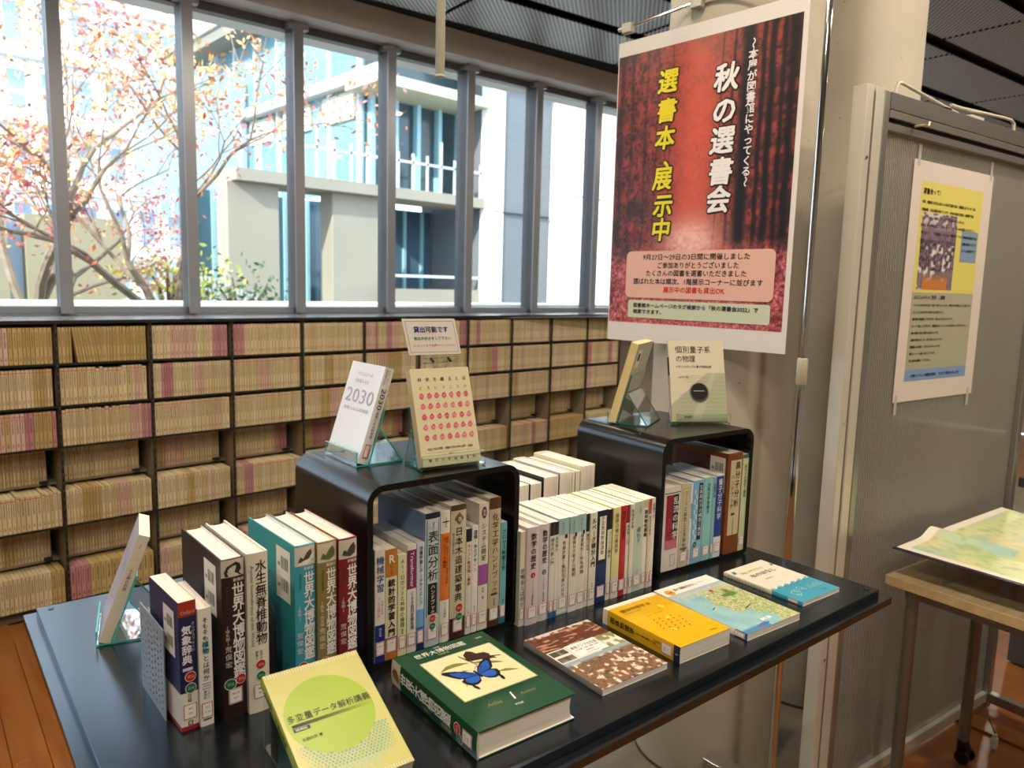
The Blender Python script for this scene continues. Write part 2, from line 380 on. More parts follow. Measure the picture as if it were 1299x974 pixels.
def build_pendant():
    t = thing('hanging_pipe', 'slim pale pipe hanging from the ceiling in front of the windows', 'pipe', Matrix.Translation((1.5835, 2.0622, ZF+.6833)))
    MB().tube([(0, 0, 1.16), (0, 0, 0)], .0155, mat('pipe_paint', '#8d8a76', .4), 16).build('pipe', t, True)
    MB().tube([(0, 0, .0), (0, 0, -.006)], .0158, mat('pipe_cap', '#c9c6b4', .5), 16).build('end_cap', t)
build_pendant()

# ================================================================ LOW JOURNAL SHELVING UNDER THE WINDOWS
def journal_mat():
    m = bpy.data.materials.new('journal_paper'); m.use_nodes = True; t = m.node_tree; b = t.nodes['Principled BSDF']; N = t.nodes.new; L = t.links.new
    a = N('ShaderNodeVertexColor'); a.layer_name = 'Col'; uv = N('ShaderNodeUVMap'); uv.uv_map = 'UVMap'
    mp = N('ShaderNodeMapping'); mp.inputs['Scale'].default_value = (5, 34, 1)
    L(uv.outputs[0], mp.inputs[0]); n = N('ShaderNodeTexNoise'); n.inputs['Scale'].default_value = 1; n.inputs['Detail'].default_value = 1
    L(mp.outputs[0], n.inputs[0]); r = N('ShaderNodeValToRGB'); r.color_ramp.elements[0].position = .42; r.color_ramp.elements[1].position = .5
    r.color_ramp.elements[0].color = (0, 0, 0, 1); r.color_ramp.elements[1].color = (1, 1, 1, 1); L(n.outputs['Fac'], r.inputs[0])
    sp = N('ShaderNodeSeparateXYZ'); L(uv.outputs[0], sp.inputs[0])
    fr = N('ShaderNodeMath'); fr.operation = 'FRACT'; L(sp.outputs['X'], fr.inputs[0])
    def win(src, lo, hi):
        g = N('ShaderNodeMath'); g.operation = 'GREATER_THAN'; g.inputs[1].default_value = lo; L(src, g.inputs[0])
        l = N('ShaderNodeMath'); l.operation = 'LESS_THAN'; l.inputs[1].default_value = hi; L(src, l.inputs[0])
        q = N('ShaderNodeMath'); q.operation = 'MULTIPLY'; L(g.outputs[0], q.inputs[0]); L(l.outputs[0], q.inputs[1]); return q.outputs[0]
    x = win(fr.outputs[0], .33, .67); y1 = win(sp.outputs['Y'], .46, .88); y2 = win(sp.outputs['Y'], .10, .2)
    ad = N('ShaderNodeMath'); ad.operation = 'ADD'; L(y1, ad.inputs[0]); L(y2, ad.inputs[1])
    m1 = N('ShaderNodeMath'); m1.operation = 'MULTIPLY'; L(x, m1.inputs[0]); L(ad.outputs[0], m1.inputs[1])
    m2 = N('ShaderNodeMath'); m2.operation = 'MULTIPLY'; L(m1.outputs[0], m2.inputs[0]); L(r.outputs[0], m2.inputs[1])
    m3 = N('ShaderNodeMath'); m3.operation = 'MULTIPLY'; m3.inputs[1].default_value = .9; L(m2.outputs[0], m3.inputs[0])
    mx = N('ShaderNodeMix'); mx.data_type = 'RGBA'; L(m3.outputs[0], mx.inputs[0]); L(a.outputs['Color'], mx.inputs[6]); mx.inputs[7].default_value = (.04, .03, .025, 1)
    # stains of age
    n3 = N('ShaderNodeTexNoise'); n3.inputs['Scale'].default_value = 9; tc = N('ShaderNodeTexCoord'); L(tc.outputs['Object'], n3.inputs[0])
    L(mx.outputs[2], b.inputs['Base Color']); b.inputs['Roughness'].default_value = .75
    return m
JM = journal_mat()
JC = {'beige': ['#c9b68c', '#d0be96', '#c4b084', '#cbb994', '#d4c49e'], 'ochre': ['#b39a62', '#bca46c'], 'pink': ['#b07a7c', '#b88486'], 'rose': ['#c9a694', '#ceae9c']}
def journal_geo(x, y, z, w, d, h, colr, red, lean, seed):
    """verts, faces, per-face colours and per-corner uv of one thin bound volume (spine towards -y)"""
    c = hx(colr); e = .0012; sh = lean
    def P(a, b_, q): return (x+a+sh*(q/h), y+b_, z+q)
    zr = h-.012
    vs = [P(e, 0, 0), P(w-e, 0, 0), P(w, e*1.5, 0), P(w, d, 0), P(0, d, 0), P(0, e*1.5, 0),
          P(e, 0, h), P(w-e, 0, h), P(w, e*1.5, h), P(w, d, h), P(0, d, h), P(0, e*1.5, h),
          P(e, -.0003, zr), P(w-e, -.0003, zr), P(w-e, -.0003, zr-.005), P(e, -.0003, zr-.005)]
    fs = [(0, 1, 7, 6), (1, 2, 8, 7), (2, 3, 9, 8), (5, 0, 6, 11), (4, 5, 11, 10), (3, 4, 10, 9), (6, 7, 8, 9, 10, 11)]
    page = tuple(min(1, v*1.12) for v in c); cols = [c]*6+[page]; uvs = []
    for i, f in enumerate(fs):
        if i == 0: uvs += [(seed, 0), (seed+.999, 0), (seed+.999, 1), (seed, 1)]
        else: uvs += [(seed, 0)]*len(f)
    if red: fs.append((15, 14, 13, 12)); cols.append(hx('#b03c38')); uvs += [(seed, 0)]*4
    return vs, fs, cols, uvs
def journal_mesh(geos, name):
    V = []; F = []; Cc = []; U = []
    for vs, fs, cols, uvs in geos:
        b = len(V); V += vs
        for f, c in zip(fs, cols): F.append(tuple(i+b for i in f)); Cc += [(*c, 1)]*len(f)
        U += uvs
    me = bpy.data.meshes.new(name); me.from_pydata(V, [], F)
    at = me.color_attributes.new('Col', 'FLOAT_COLOR', 'CORNER'); at.data.foreach_set('color', np.array(Cc, 'f').ravel())
    uv = me.uv_layers.new(name='UVMap'); uv.data.foreach_set('uv', np.array(U, 'f').ravel()); me.materials.append(JM); return me
def build_shelving():
    YF = 4.475; X0 = .945; P = .467; kmin, kmax = -8, 10
    rows = [(-.4682, -.2513), (-.6920, -.4682), (-.9120, -.6920), (-1.130, -.9120), (-1.3450, -1.130), (-1.560, -1.3450), (-1.772, -1.560)]
    xl, xr = X0+kmin*P, X0+kmax*P
    D = .36
    t = thing('low_bookcase', 'long black low bookcase with seven rows of old journals under the windows', 'bookcase', Matrix.Translation((0, YF, 0)))
    sm = mat('shelf_black', '#16130f', .5); dv = mat('divider_tan', '#8d7f66', .6); tops = mat('bookcase_top', '#8b9099', .18, .2)
    top = MB().box(xl-.02, -.005, ZF-.2513, xr+.02, D+.02, ZF-.2381, tops).box(xl-.02, -.007, ZF-.2560, xr+.02, .012, ZF-.2385, sm).build('top_board', t)
    MB().box(xl, D-.01, .05, xr, D, ZF-.2513, dv).build('back_panel', t)
    MB().box(xl, .02, 0, xr, D, ZF-1.774, mat('plinth', '#6b5d4c', .6)).build('plinth', t)
    dm = MB().box(-.006, .0, .04, .006, D-.01, ZF-.2513, dv).box(-.0065, -.004, .04, .0065, .004, ZF-.2513, sm)
    for q in range(34): dm.box(-.0012, -.0046, .08+q*.045, .0012, -.0036, .094+q*.045, mat('slot_metal', '#8f8778', .4, .5))
    o = dm.build('divider'); dme = o.data; bpy.data.objects.remove(o)
    for k in range(kmin, kmax+1):
        o = bpy.data.objects.new('divider', dme); COL.objects.link(o); o.parent = t; o.location = (X0+k*P, 0, 0)
    for (z0, z1), rec in zip(rows, (0, 0, 0, .135, 0, .135, 0)):
        for k in range(kmin, kmax):
            pass
        MB().box(xl, rec, ZF+z0-.008, xr, D-.01, ZF+z0+.004, sm if not rec else dv).build('shelf_board', t)
    # bookend feet seen in the recessed rows
    for ri in (3, 5):
        for k in range(-3, kmax):
            MB().box(X0+(k+1)*P-.085, .10, ZF+rows[ri][0]+.004, X0+(k+1)*P-.05, .16, ZF+rows[ri][0]+.016, sm).build('bookend_foot', t)
    rest = []; meshc = {}; nind = 0; seq = {}
    rowname = ['top row', 'second row down', 'third row down', 'fourth row down, set back', 'fifth row down', 'sixth row down, set back', 'bottom row']
    bayname = {-1: 'leftmost visible bay', 0: 'second bay from the left', 1: 'third bay from the left'}
    r = random.Random(11)
    for k in range(kmin, kmax):
        for ri, (z0, z1) in enumerate(rows):
            rec = .14 if ri in (3, 5) else .004
            x = X0+k*P+.009; xe = X0+(k+1)*P-.009-(.028 if ri in (3, 5) else 0)
            base = 'beige'; run = 0; lean0 = (k == 0 and ri == 0)
            hh = {3: .178, 5: .178}.get(ri, z1-z0-.027); redrow = ri in (1, 2, 3, 4, 5) and r.random() < .75
            wide = .0205 if r.random() < .6 else .016
            if (k, ri) == (0, 6): base0 = 'ochre'; wide = .026
            elif r.random() < .10: base0 = 'ochre'
            else: base0 = 'beige'
            left = 0
            while True:
                if run <= 0:
                    q = r.random(); base = 'pink' if q < .11 else ('rose' if q < .24 else ('ochre' if q < .34 else base0)); run = r.randint(1, 4) if base != 'beige' else r.randint(3, 9)
                run -= 1
                w_ = wide*r.uniform(.8, 1.2)
                if x+w_ > xe: break
                colr = r.choice(JC[base]); lean = (-.026 if 3 < left < 13 else 0) if lean0 else 0
                xx = x+(.0 if not lean else .026)
                left += 1
                h = hh-r.uniform(0, .003)
                if k in (-1, 0) or (k == 1 and ri == 0):
                    key = (base, colr, round(w_*500), redrow, bool(lean), ri in (3, 5), r.randint(0, 1))
                    if key not in meshc: meshc[key] = (journal_mesh([journal_geo(0, 0, 0, round(w_*500)/500-.0017, .15, hh-.0015, colr, redrow and base != 'pink', lean, r.randint(0, 500))], 'journal_volume'))
                    if nind < 300:
                        o = bpy.data.objects.new('journal_volume', meshc[key]); COL.objects.link(o); nind += 1
                        o.location = (xx, YF+rec+r.uniform(0, .003), ZF+z0+.0042)
                        cn = {'beige': 'faded beige', 'ochre': 'brownish ochre', 'pink': 'dusty pink', 'rose': 'pale rose'}[base]
                        seq.setdefault((k, ri), []).append(o)
                        tag(o, '%s journal, %s, %s of low bookcase' % (cn, rowname[ri].replace(' down', '').replace(', set back', ' (set back)'), bayname[k].replace(' visible', '').replace(' from the left', ' from left')), 'book', '%s journals, %s, %s' % (base, rowname[ri], bayname[k]))
                        x += round(w_*500)/500+.0002; continue
                rest.append(journal_geo(xx, YF+rec+r.uniform(0, .003), ZF+z0+.0042, w_-.0017, .15, h, colr, redrow and base != 'pink', lean, r.randint(0, 500)))
                x += w_
    od = 'first second third fourth fifth sixth seventh eighth ninth tenth eleventh twelfth thirteenth fourteenth fifteenth sixteenth seventeenth eighteenth nineteenth twentieth twenty-first twenty-second twenty-third twenty-fourth twenty-fifth twenty-sixth twenty-seventh twenty-eighth twenty-ninth thirtieth'.split()
    for (k, ri), L in seq.items():
        for i, o in enumerate(L):
            q = od[len(L)-1-i]+' from right' if k < 0 else od[i]+' from left'
            a, b_ = o['label'].split(' journal, '); o['label'] = '%s journal, %s in the %s' % (a, q, b_.replace(' from left of', ' of').replace(' (set back)', ''))
    me = journal_mesh(rest, 'journal_rows'); o = bpy.data.objects.new('journal_rows', me); COL.objects.link(o)
    tag(o, 'remaining rows of beige, rose and pink journals filling the bookcase further right', 'books', kind='stuff')
build_shelving()

# ================================================================ THE BLACK DISPLAY TABLE
def build_table():
    th = -.0746; M = Matrix.Rotation(th, 4, 'Z'); M.translation = (0, 0, 0)
    x0, x1, y0, y1 = .1783, 1.7792, .7744, 1.7933
    Mt = Matrix.Rotation(th, 4, 'Z') @ Matrix.Translation(((x0+x1)/2, (y0+y1)/2, 0))
    t = thing('display_table', 'black wooden display table with a two-layer top carrying all the shown books', 'table', Mt)
    hx_, hy = (x1-x0)/2, (y1-y0)/2
    MB().box(-hx_, -hy, TZ-.017, hx_, hy, TZ, BLACKWOOD, bev=.0015).build('upper_top', t)
    MB().box(-hx_-.022, -hy-.022, TZ-.034, hx_+.022, hy+.022, TZ-.0172, BLACKWOOD, bev=.0015).build('lower_top', t)
    cream = mat('leg_cream', '#b9ab8c', .5)
    for sx in (-1, 1):
        for sy in (-1, 1):
            a = -.18 if sx > 0 else -hx_+.10; b = (.30 if sy > 0 else -.12)
            MB().box(a-.03, b-.03, 0, a+.03, b+.03, TZ-.034, cream, bev=.003).build('leg', t)
    for sx in (-1, 1):
        for sy in (-1, 1):
            c = MB().tube([(sx*(hx_-.025), sy*(hy-.02), TZ), (sx*(hx_-.025), sy*(hy-.02), TZ+.001)], .006, mat('screw_cap', '#050505', .2), 16)
            c.tube([(sx*(hx_-.025)-.0, sy*(hy-.02), TZ+.001), (sx*(hx_-.025), sy*(hy-.02), TZ+.0014)], .0025, mat('screw_rim', '#5a5a60', .3, .6), 10)
            c.build('screw_cap', t)
build_table()

CUBE = [((.6927, 1.0951), -4.7), ((1.4694, 1.0255), -7.86)]
CW, CD, CH, CT = .344, .315, .3445, .012
def cube_M(i): (x, y), a = CUBE[i]; return rotz(x, y, TZ, a)
def build_cubes():
    labs = ['black bentwood cube box at table centre, holding handbooks, with two books stood on top', 'black bentwood cube box at the right end of the table, by the concrete column']
    for i in range(2):
        t = thing('cube_box', labs[i], 'box', cube_M(i), None)
        def loop(x0, z0, x1, z1, r, n=7):
            P = []
            for sx, sz, a0 in ((1, -1, -90), (1, 1, 0), (-1, 1, 90), (-1, -1, 180)):
                q = r if sz > 0 else max(r-.018, .003); cx = x1-q if sx > 0 else x0+q; cz = z1-q if sz > 0 else z0+q
                for k in range(n+1): a = R(a0+90*k/n); P.append((cx+q*math.cos(a), cz+q*math.sin(a)))
            return P
        A = loop(0, 0, CW, CH, .034); B = loop(CT, CT, CW-CT, CH-CT, .034-CT); n = len(A)
        vs = [(x, y, z) for y in (0, CD) for x, z in A]+[(x, y, z) for y in (0, CD) for x, z in B]
        fo = [(k, (k+1) % n, n+(k+1) % n, n+k)[::-1] for k in range(n)]; fi = [(2*n+k, 2*n+(k+1) % n, 3*n+(k+1) % n, 3*n+k) for k in range(n)]
        fe = [(k, (k+1) % n, 2*n+(k+1) % n, 2*n+k) for k in range(n)]+[(n+k, n+(k+1) % n, 3*n+(k+1) % n, 3*n+k)[::-1] for k in range(n)]
        b = MB(); b.add(vs, fo+fi, BLACKWOODC); b.add(vs, fe, BLACKEDGE)
        b.build('shell', t, True)
BLACKWOODC = wood_mat('black_veneer', '#030303', '#080706', .26, (60, 3, 2), 5, .06, .7)
build_cubes()
CTOP = TZ+CH

# ================================================================ BOOKS
def book_M_up(x, y, z, deg): 
    """upright book: X = depth away from spine, Y = up, Z = along the row"""
    a = R(deg); return frame((x, y, z), (-math.sin(a), math.cos(a), 0), (0, 0, 1))
def book_M_tilt(x, y, z, yaw, tilt, t):
    """cover facing up/out: x,y,z = lower left corner of the front cover"""
    a = R(yaw); q = R(tilt); wd = Vector((math.cos(a), math.sin(a), 0)); bk = Vector((-math.sin(a), math.cos(a), 0)); up = Vector((0, 0, 1))
    hd = up*math.sin(q)+bk*math.cos(q); td = bk*math.sin(q)-up*math.cos(q)
    return frame(Vector((x, y, z))+td*t, wd, hd)
class Book:
    def __init__(s, name, label, cat, M, w, h, t, cover, hard=False, bind='L', group=None, spine=None, bands=(), back=None, front=None, rough=.4, page=None, fore=False):
        """bands: (y0,y1,colour,where) with where a subset of 'fsb'"""
        s.w, s.h, s.t = w, h, t; s.root = thing(name, label, cat, M, group); s.bind = bind
        c = .0026 if hard else .0006; ins = .004 if hard else .0006; bulge = .0022 if hard else .0008
        cm = {'f': pc(front or cover, rough), 's': pc(spine or cover, rough), 'b': pc(back or cover, rough)}
        n = 8; arc = [(-bulge*(1-(2*k/n-1)**2), t*k/n) for k in range(n+1)]
        outer = [(w, 0)]+arc+[(w, t)]; inner = [(w, c)]+[(c, min(max(z, c), t-c)) for x, z in arc]+[(w, t-c)]
        ys = sorted({0, h} | {min(max(b_[i], 0), h) for b_ in bands for i in (0, 1)})
        N = len(outer); mb = MB()
        def mx(x): return (w-x) if bind == 'R' else x
        def fl(f): return f[::-1] if bind == 'R' else f
        for a, b_ in zip(ys[:-1], ys[1:]):
            ym = (a+b_)/2; cur = dict(cm)
            for (p, q, col, wh) in bands:
                if p <= ym <= q:
                    for k in wh: cur[k] = pc(col, rough)
            vs = [(mx(x), y, z) for y in (a, b_) for x, z in outer]+[(mx(x), y, z) for y in (a, b_) for x, z in inner]
            for i in range(N-1):
                k = 'b' if i == 0 else ('f' if i == N-2 else 's')
                mb.add([vs[i], vs[i+1], vs[N+i+1], vs[N+i]], [fl((0, 1, 2, 3))], cur[k])
                mb.add([vs[2*N+i], vs[2*N+i+1], vs[3*N+i+1], vs[3*N+i]], [fl((3, 2, 1, 0))], WHITE)
        for y, sgn in ((0, 1), (h, -1)):
            vs = [(mx(x), y, z) for x, z in outer]+[(mx(x), y, z) for x, z in inner]
            for i in range(N-1):
                k = 'b' if i == 0 else ('f' if i == N-2 else 's')
                f = (i, N+i, N+i+1, i+1); mb.add([vs[j] for j in f], [fl((0, 1, 2, 3))[::sgn]], cm[k] if not bands else cur['s'] if k == 's' else cm[k])
        for z0, z1, k in ((0, c, 'b'), (t-c, t, 'f')):
            mb.add([(mx(w), 0, z0), (mx(w), h, z0), (mx(w), h, z1), (mx(w), 0, z1)], [(0, 1, 2, 3)], cm[k])
        mb.build('cover', s.root)
        # pages, hollow fore-edge on hard covers
        pg = MB(); m = 6; con = .004 if hard else 0
        P = [(c+.0002, c), (w-ins, c)]+[(w-ins-con*(1-(2*k/m-1)**2), c+(t-2*c)*k/m) for k in range(1, m)]+[(w-ins, t-c), (c+.0002, t-c)]
        vs = [(mx(x), y, z) for y in (ins, h-ins) for x, z in P]; K = len(P)
        fs = [fl(tuple(range(K))), fl(tuple(range(2*K-1, K-1, -1)))]+[fl((i, K+i, K+(i+1) % K, (i+1) % K)) for i in range(K)]
        pg.add(vs, fs, page or PAGE).build('page_block', s.root)
        fx = {'L': 0, 'R': 0}[bind]
        s.F = Ink(Matrix.Translation((0, 0, t)))
        if bind == 'L': s.S = Ink(frame((0, 0, 0), (0, 0, 1), (0, 1, 0)), lambda x, y: bulge*(1-(2*min(max(x/t, 0), 1)-1)**2)+.0001)
        else: s.S = Ink(frame((w, 0, t), (0, 0, -1), (0, 1, 0)), lambda x, y: bulge*(1-(2*min(max(x/t, 0), 1)-1)**2)+.0001)
        s.B = Ink(frame((w, 0, 0), (-1, 0, 0), (0, 1, 0)))   # back cover, seen from behind
        s.lab = Ink(s.S.M, s.S.warp)
    def call(s, y0=.012, wd=None, a='410', b='', hgt=.026):
        t = s.t; ww = min(t*.86, wd or .022); x0 = (t-ww)/2
        s.lab.rect(x0, y0, x0+ww, y0+hgt, WHITE, .0005, 4).frame(x0+.0006, y0+.0008, x0+ww-.0006, y0+hgt-.0008, .0010, pc('#b02a32'), .0007, 2)
        sz = min(.0045, ww*.24)
        for i, q in enumerate([a, b]):
            if q: s.lab.h(q, t/2, y0+hgt*(.62-.3*i), sz, INK, align='c', z=.0008, res=1)
        return s
    def dot(s, x, y, r, col):
        s.lab.disc(x, y, r, WHITE, .0007).disc(x, y, r*.9, pc(col), .0008); s.lab.h('貸出', x, y-.002, r*.6, pc('#e8b0a8' if col == '#b52a22' else '#9ccfae'), align='c', z=.001, res=1); return s
    def barcodes(s, x, y, w, h):
        """white library label with two barcodes on the back cover"""
        x = s.w-x-w; B = Ink(s.B.M); B.rect(x, y, x+w, y+h, WHITE, .0004)
        for j in (0, 1):
            bx = x+w*.35; by = y+h*(.6-.42*j); r = random.Random(j)
            for q in range(6): B.rect(bx+q*w*.09, by, bx+q*w*.09+w*.035*r.choice((.8, 1.3)), by+h*.24, pc('#55524f'), .0006)
            B.rect(x+w*.12, by+h*.03, x+w*.27, by+h*.1, pc('#8a8680'), .0006)
        B.build('barcode_label', s.root); return s
    def done(s):
        mb = s.F.b
        for k in (s.S, s.B):
            base = len(mb.v); mb.v += k.b.v
            for f, mi in zip(k.b.f, k.b.m): mb.f.append(tuple(i+base for i in f)); mb.m.append(mb.mi(k.b.mats[mi]))
        if mb.v: mb.build('lettering', s.root)
        s.lab.build('call_number_label', s.root); return s

SEKAI = '世界大博物図鑑'
# ---------------------------------------------------------------- left group on the table
LP, LA = Vector((.3798, 1.1298)), -12.0
def lrow(s, ang=LA, dy=0):
    a = R(LA); return (LP.x+math.cos(a)*s-math.sin(a)*dy, LP.y+math.sin(a)*s+math.cos(a)*dy)
def left_group():
    x, y = lrow(.001)
    b = Book('book', 'navy weather dictionary with a red head, leftmost of the upright row by the perforated bookend', 'book', book_M_up(x, y, TZ, -1), .138, .210, .0265, '#26254e', bands=[(0, .007, '#9c2a2c', 'fsb'), (.007, .062, '#e3dccf', 'fsb'), (.186, .210, '#a33127', 's')])
    b.S.h('Oxford', b.t*.5, .190, .008, pc('#d9a38d'), .01, 'c', width=.021).v('オックスフォード', .021, .176, .006, pc('#d8d4e0')).v('気象辞典', .011, .172, .0155, pc('#e8e6ea'), .03).rect(.004, .098, .019, .103, pc('#cfcbe0'), .0004, 2)
    b.S.v('日経', .013, .060, .007, pc('#3c3a78')); b.S.frame(.010, .008, .017, .015, .0012, INK)
    b.dot(.015, .088, .0085, '#b52a22').dot(.015, .069, .0085, '#1d6b45').call(.018, .021, '451', '033').barcodes(.018, .115, .05, .075).done()
    x, y = lrow(.0285)
    b = Book('book', 'slim white book titled in black with teal, right of the navy dictionary', 'book', book_M_up(x, y, TZ, -3), .13, .194, .0205, '#e6e2da', hard=False)
    b.S.v('そもそも', .0105, .180, .0095, INK, .01).v('植物', .0105, .141, .0105, pc('#1e6f86'), .03).v('とは何か', .0105, .118, .0105, INK, .01)
    for q in range(3): b.S.rect(.004, .070-q*.004, .017, .0712-q*.004, pc('#7a7a7a'), .0004, 2)
    b.S.v('ブラフ', .013, .060, .005, INK).v('服部幹', .008, .060, .005, INK).rect(.004, .010, .017, .012, INK, .0004, 2)
    b.call(.014, .0185, '471', 'So34').done()
    x, y = lrow(.064)
    b = Book('book', 'thick dark brown mammal encyclopedia with white lettering and an ape on the spine', 'book', book_M_up(x, y, TZ, -3), .195, .266, .0355, '#2c1d18', hard=True, bands=[(.237, .265, '#cfc6b4', 's')])
    b.S.poly([(.006, .238), (.004, .246), (.009, .255), (.016, .258), (.022, .261), (.029, .257), (.031, .248), (.027, .243), (.032, .238)], pc('#2b2420'), .0004)
    b.S.h('新装版', .0265, .229, .006, WHITE, .01, 'c').v(SEKAI, .0255, .226, .0245, pc('#ece9e4'), .02, pitch=.92, sx=.85).v('[哺乳類]', .0075, .158, .0062, pc('#d9d4cc')).v('荒俣宏', .0085, .125, .011, pc('#d9d4cc'), pitch=1.15)
    b.S.r('Atlas Anima', .008, .222, .006, pc('#5a4238'))
    b.dot(.010, .060, .0095, '#1d6b45').dot(.0265, .065, .0085, '#b52a22').call(.026, .022, '480.38', 'A64').barcodes(.022, .165, .055, .085).done()
    x, y = lrow(.1025)
    b = Book('book', 'thick cream invertebrate book with blue English subtitle, right of the brown encyclopedia', 'book', book_M_up(x, y, TZ, -3), .192, .270, .034, '#ded7c4', hard=True)
    b.S.v('水生無脊椎動物', .022, .258, .0215, INK, .015, pitch=.95, sx=.9).r('Aquatic Invertebrates of the World', .0075, .250, .0075, pc('#3f83a0'), height=.135)
    b.S.v('世界の', .020, .106, .005, INK).v('観察と', .013, .106, .005, INK)
    b.dot(.019, .082, .0085, '#b52a22').dot(.019, .063, .008, '#1d6b45').call(.024, .02, '483', 'Mi').done()
    # three big volumes to the right of the black bookend
    for s0, col, head, fig, lab, kind, t, vol in ((.178, '#3f9db4', '#dcd6c8', '#5a4a3c', 'thick light blue fish encyclopedia, leftmost of the three big matching volumes', '[魚類]', .0355, 'Pisces'),
                                       (.2155, '#8b7c49', '#d6ccb2', '#5f6a3c', 'thick olive amphibian encyclopedia, middle of the three big matching volumes', '[両生・爬虫類]', .0345, 'Amphibia'), (.252, '#7c1f2c', '#d0c8bc', '#4a4038', 'thick crimson bird encyclopedia, beside the side of the centre cube box', '[鳥類]', .0335, 'Aves')):
        x, y = lrow(s0, dy=.0)
        b = Book('book', lab, 'book', book_M_up(x, y, TZ, -2.5), .195, .270, t, col, hard=True, bands=[(.235, .268, head, 's')], back='#2f949c' if s0 < .2 else col)
        b.S.poly([(.005, .242), (.009, .251), (.014, .247), (.02, .257), (.027, .262), (.031, .252), (.029, .243), (.02, .238), (.012, .240)], pc(fig), .0004)
        if s0 < .2: b.S.poly([(.003, .237), (.012, .243), (.024, .246), (.032, .258), (.033, .246), (.02, .237)], pc('#f0ece2'), .0005)
        b.S.h('新装版', .0235, .228, .006, WHITE, .01, 'c').v(SEKAI, .024, .224, .0235, pc('#f0eee8'), .02, pitch=.93, sx=.85).v(kind, .007, .168, .0062, pc('#e2ded2')).v('荒俣宏', .0075, .122, .011, pc('#e2ded2'), pitch=1.2)
        b.S.r('Atlas '+vol, .009, .222, .006, pc('#2f3a34'))
        if s0 < .2:
            b.barcodes(.016, .165, .055, .09)
            b.B.poly([(.06, .13), (.075, .145), (.09, .13), (.085, .11), (.07, .105)], pc('#16464e'))
        b.dot(.012, .06, .009, '#b52a22').call(.022, .022, '480.38', 'A64').done()
left_group()

def bookends():
    # perforated grey bookend
    Mb = rotz(.3735, 1.1755, TZ, 85-90+2)
    t = thing('bookend', 'light grey perforated metal bookend at the left end of the upright books', 'bookend', Mb)
    g = mat('bookend_grey', '#9aa2a6', .35, .2)
    nx, nz, W_, H_ = 7, 12, .135, .152; b = MB()
    # plate with slotted holes
    cw, ch = (W_-.012)/nx, (H_-.022)/nz
    b.box(-.0008, 0, 0, .0008, W_, .010, g).box(-.0008, 0, H_-.012, .0008, W_, H_, g).box(-.0008, 0, .01, .0008, .006, H_-.012, g).box(-.0008, W_-.006, .01, .0008, W_, H_-.012, g)
    for i in range(nx):
        for j in range(nz):
            y0 = .006+i*cw; z0 = .010+j*ch; sh = (i % 2)*ch*.25
            a0, a1, c0, c1 = y0+cw*.33, y0+cw*.67, z0+ch*.2+sh, z0+ch*.62+sh
            b.box(-.0008, y0, z0, .0008, a0, z0+ch, g).box(-.0008, a1, z0, .0008, y0+cw, z0+ch, g).box(-.0008, a0, z0, .0008, a1, c0, g).box(-.0008, a0, c1, .0008, a1, z0+ch, g)
    b.build('plate', t)
    MB().box(0, .003, .0, .05, W_-.003, .0006, BLACKEDGE).build('foot_plate', t)
    # black rounded bookend between the cream and the blue volumes
    x, y = lrow(.152, dy=.03)
    t = thing('bookend', 'black rounded bookend plate between the cream book and the light blue encyclopedia', 'bookend', rotz(x, y, TZ, -3))
    P = [(0, 0), (.13, 0)]+[(.13-.02+.02*math.cos(R(a)), .16-.02+.02*math.sin(R(a))) for a in range(0, 91, 15)]+[(.02+.02*math.cos(R(a)), .14+.02*math.sin(R(a))) for a in range(90, 181, 15)]
    b = MB(); n = len(P); b.add([(q, y_, z_) for q in (0, .0016) for y_, z_ in P], [tuple(range(n-1, -1, -1)), tuple(range(n, 2*n))]+[(i, (i+1) % n, n+(i+1) % n, n+i) for i in range(n)], mat('bookend_navy_black', '#14161d', .3, .2))
    b.build('plate', t); MB().box(0, .01, 0, .02, .12, .0008, mat('bookend_navy_black')).build('foot_plate', t)
bookends()

# ---------------------------------------------------------------- generic upright row
def row_book(M0, x, t, h, w, cover, label, title=None, hard=False, z=0, y=.003, col='#1b1918', bands=(), spine=None, size=None, top=None, off=.012, extra=None, calla='410', callb='', back=None, rough=.4, call=True, group=None, tilt=0, page=None, low=None):
    M = M0 @ frame((x, y, z), (0, 1, 0), (0, 0, 1))
    b = Book('book', label, 'book', M, w, h, t-.0006, cover, hard=hard, bands=bands, spine=spine, back=back, rough=rough, group=group, page=page)
    if title:
        sz = size or min(t*.62, .016); ht = (top or h-.012)
        b.S.v(title, t/2, ht, sz, pc(col), off, pitch=1.04)
    if low:
        n = len(low); sz = min(t*.3, .0052); b.S.v(low, t/2, .042+sz*1.05*n, sz, pc(col), 0)
    if extra: extra(b)
    if call: b.call(.014, None, calla, callb)
    return b.done()

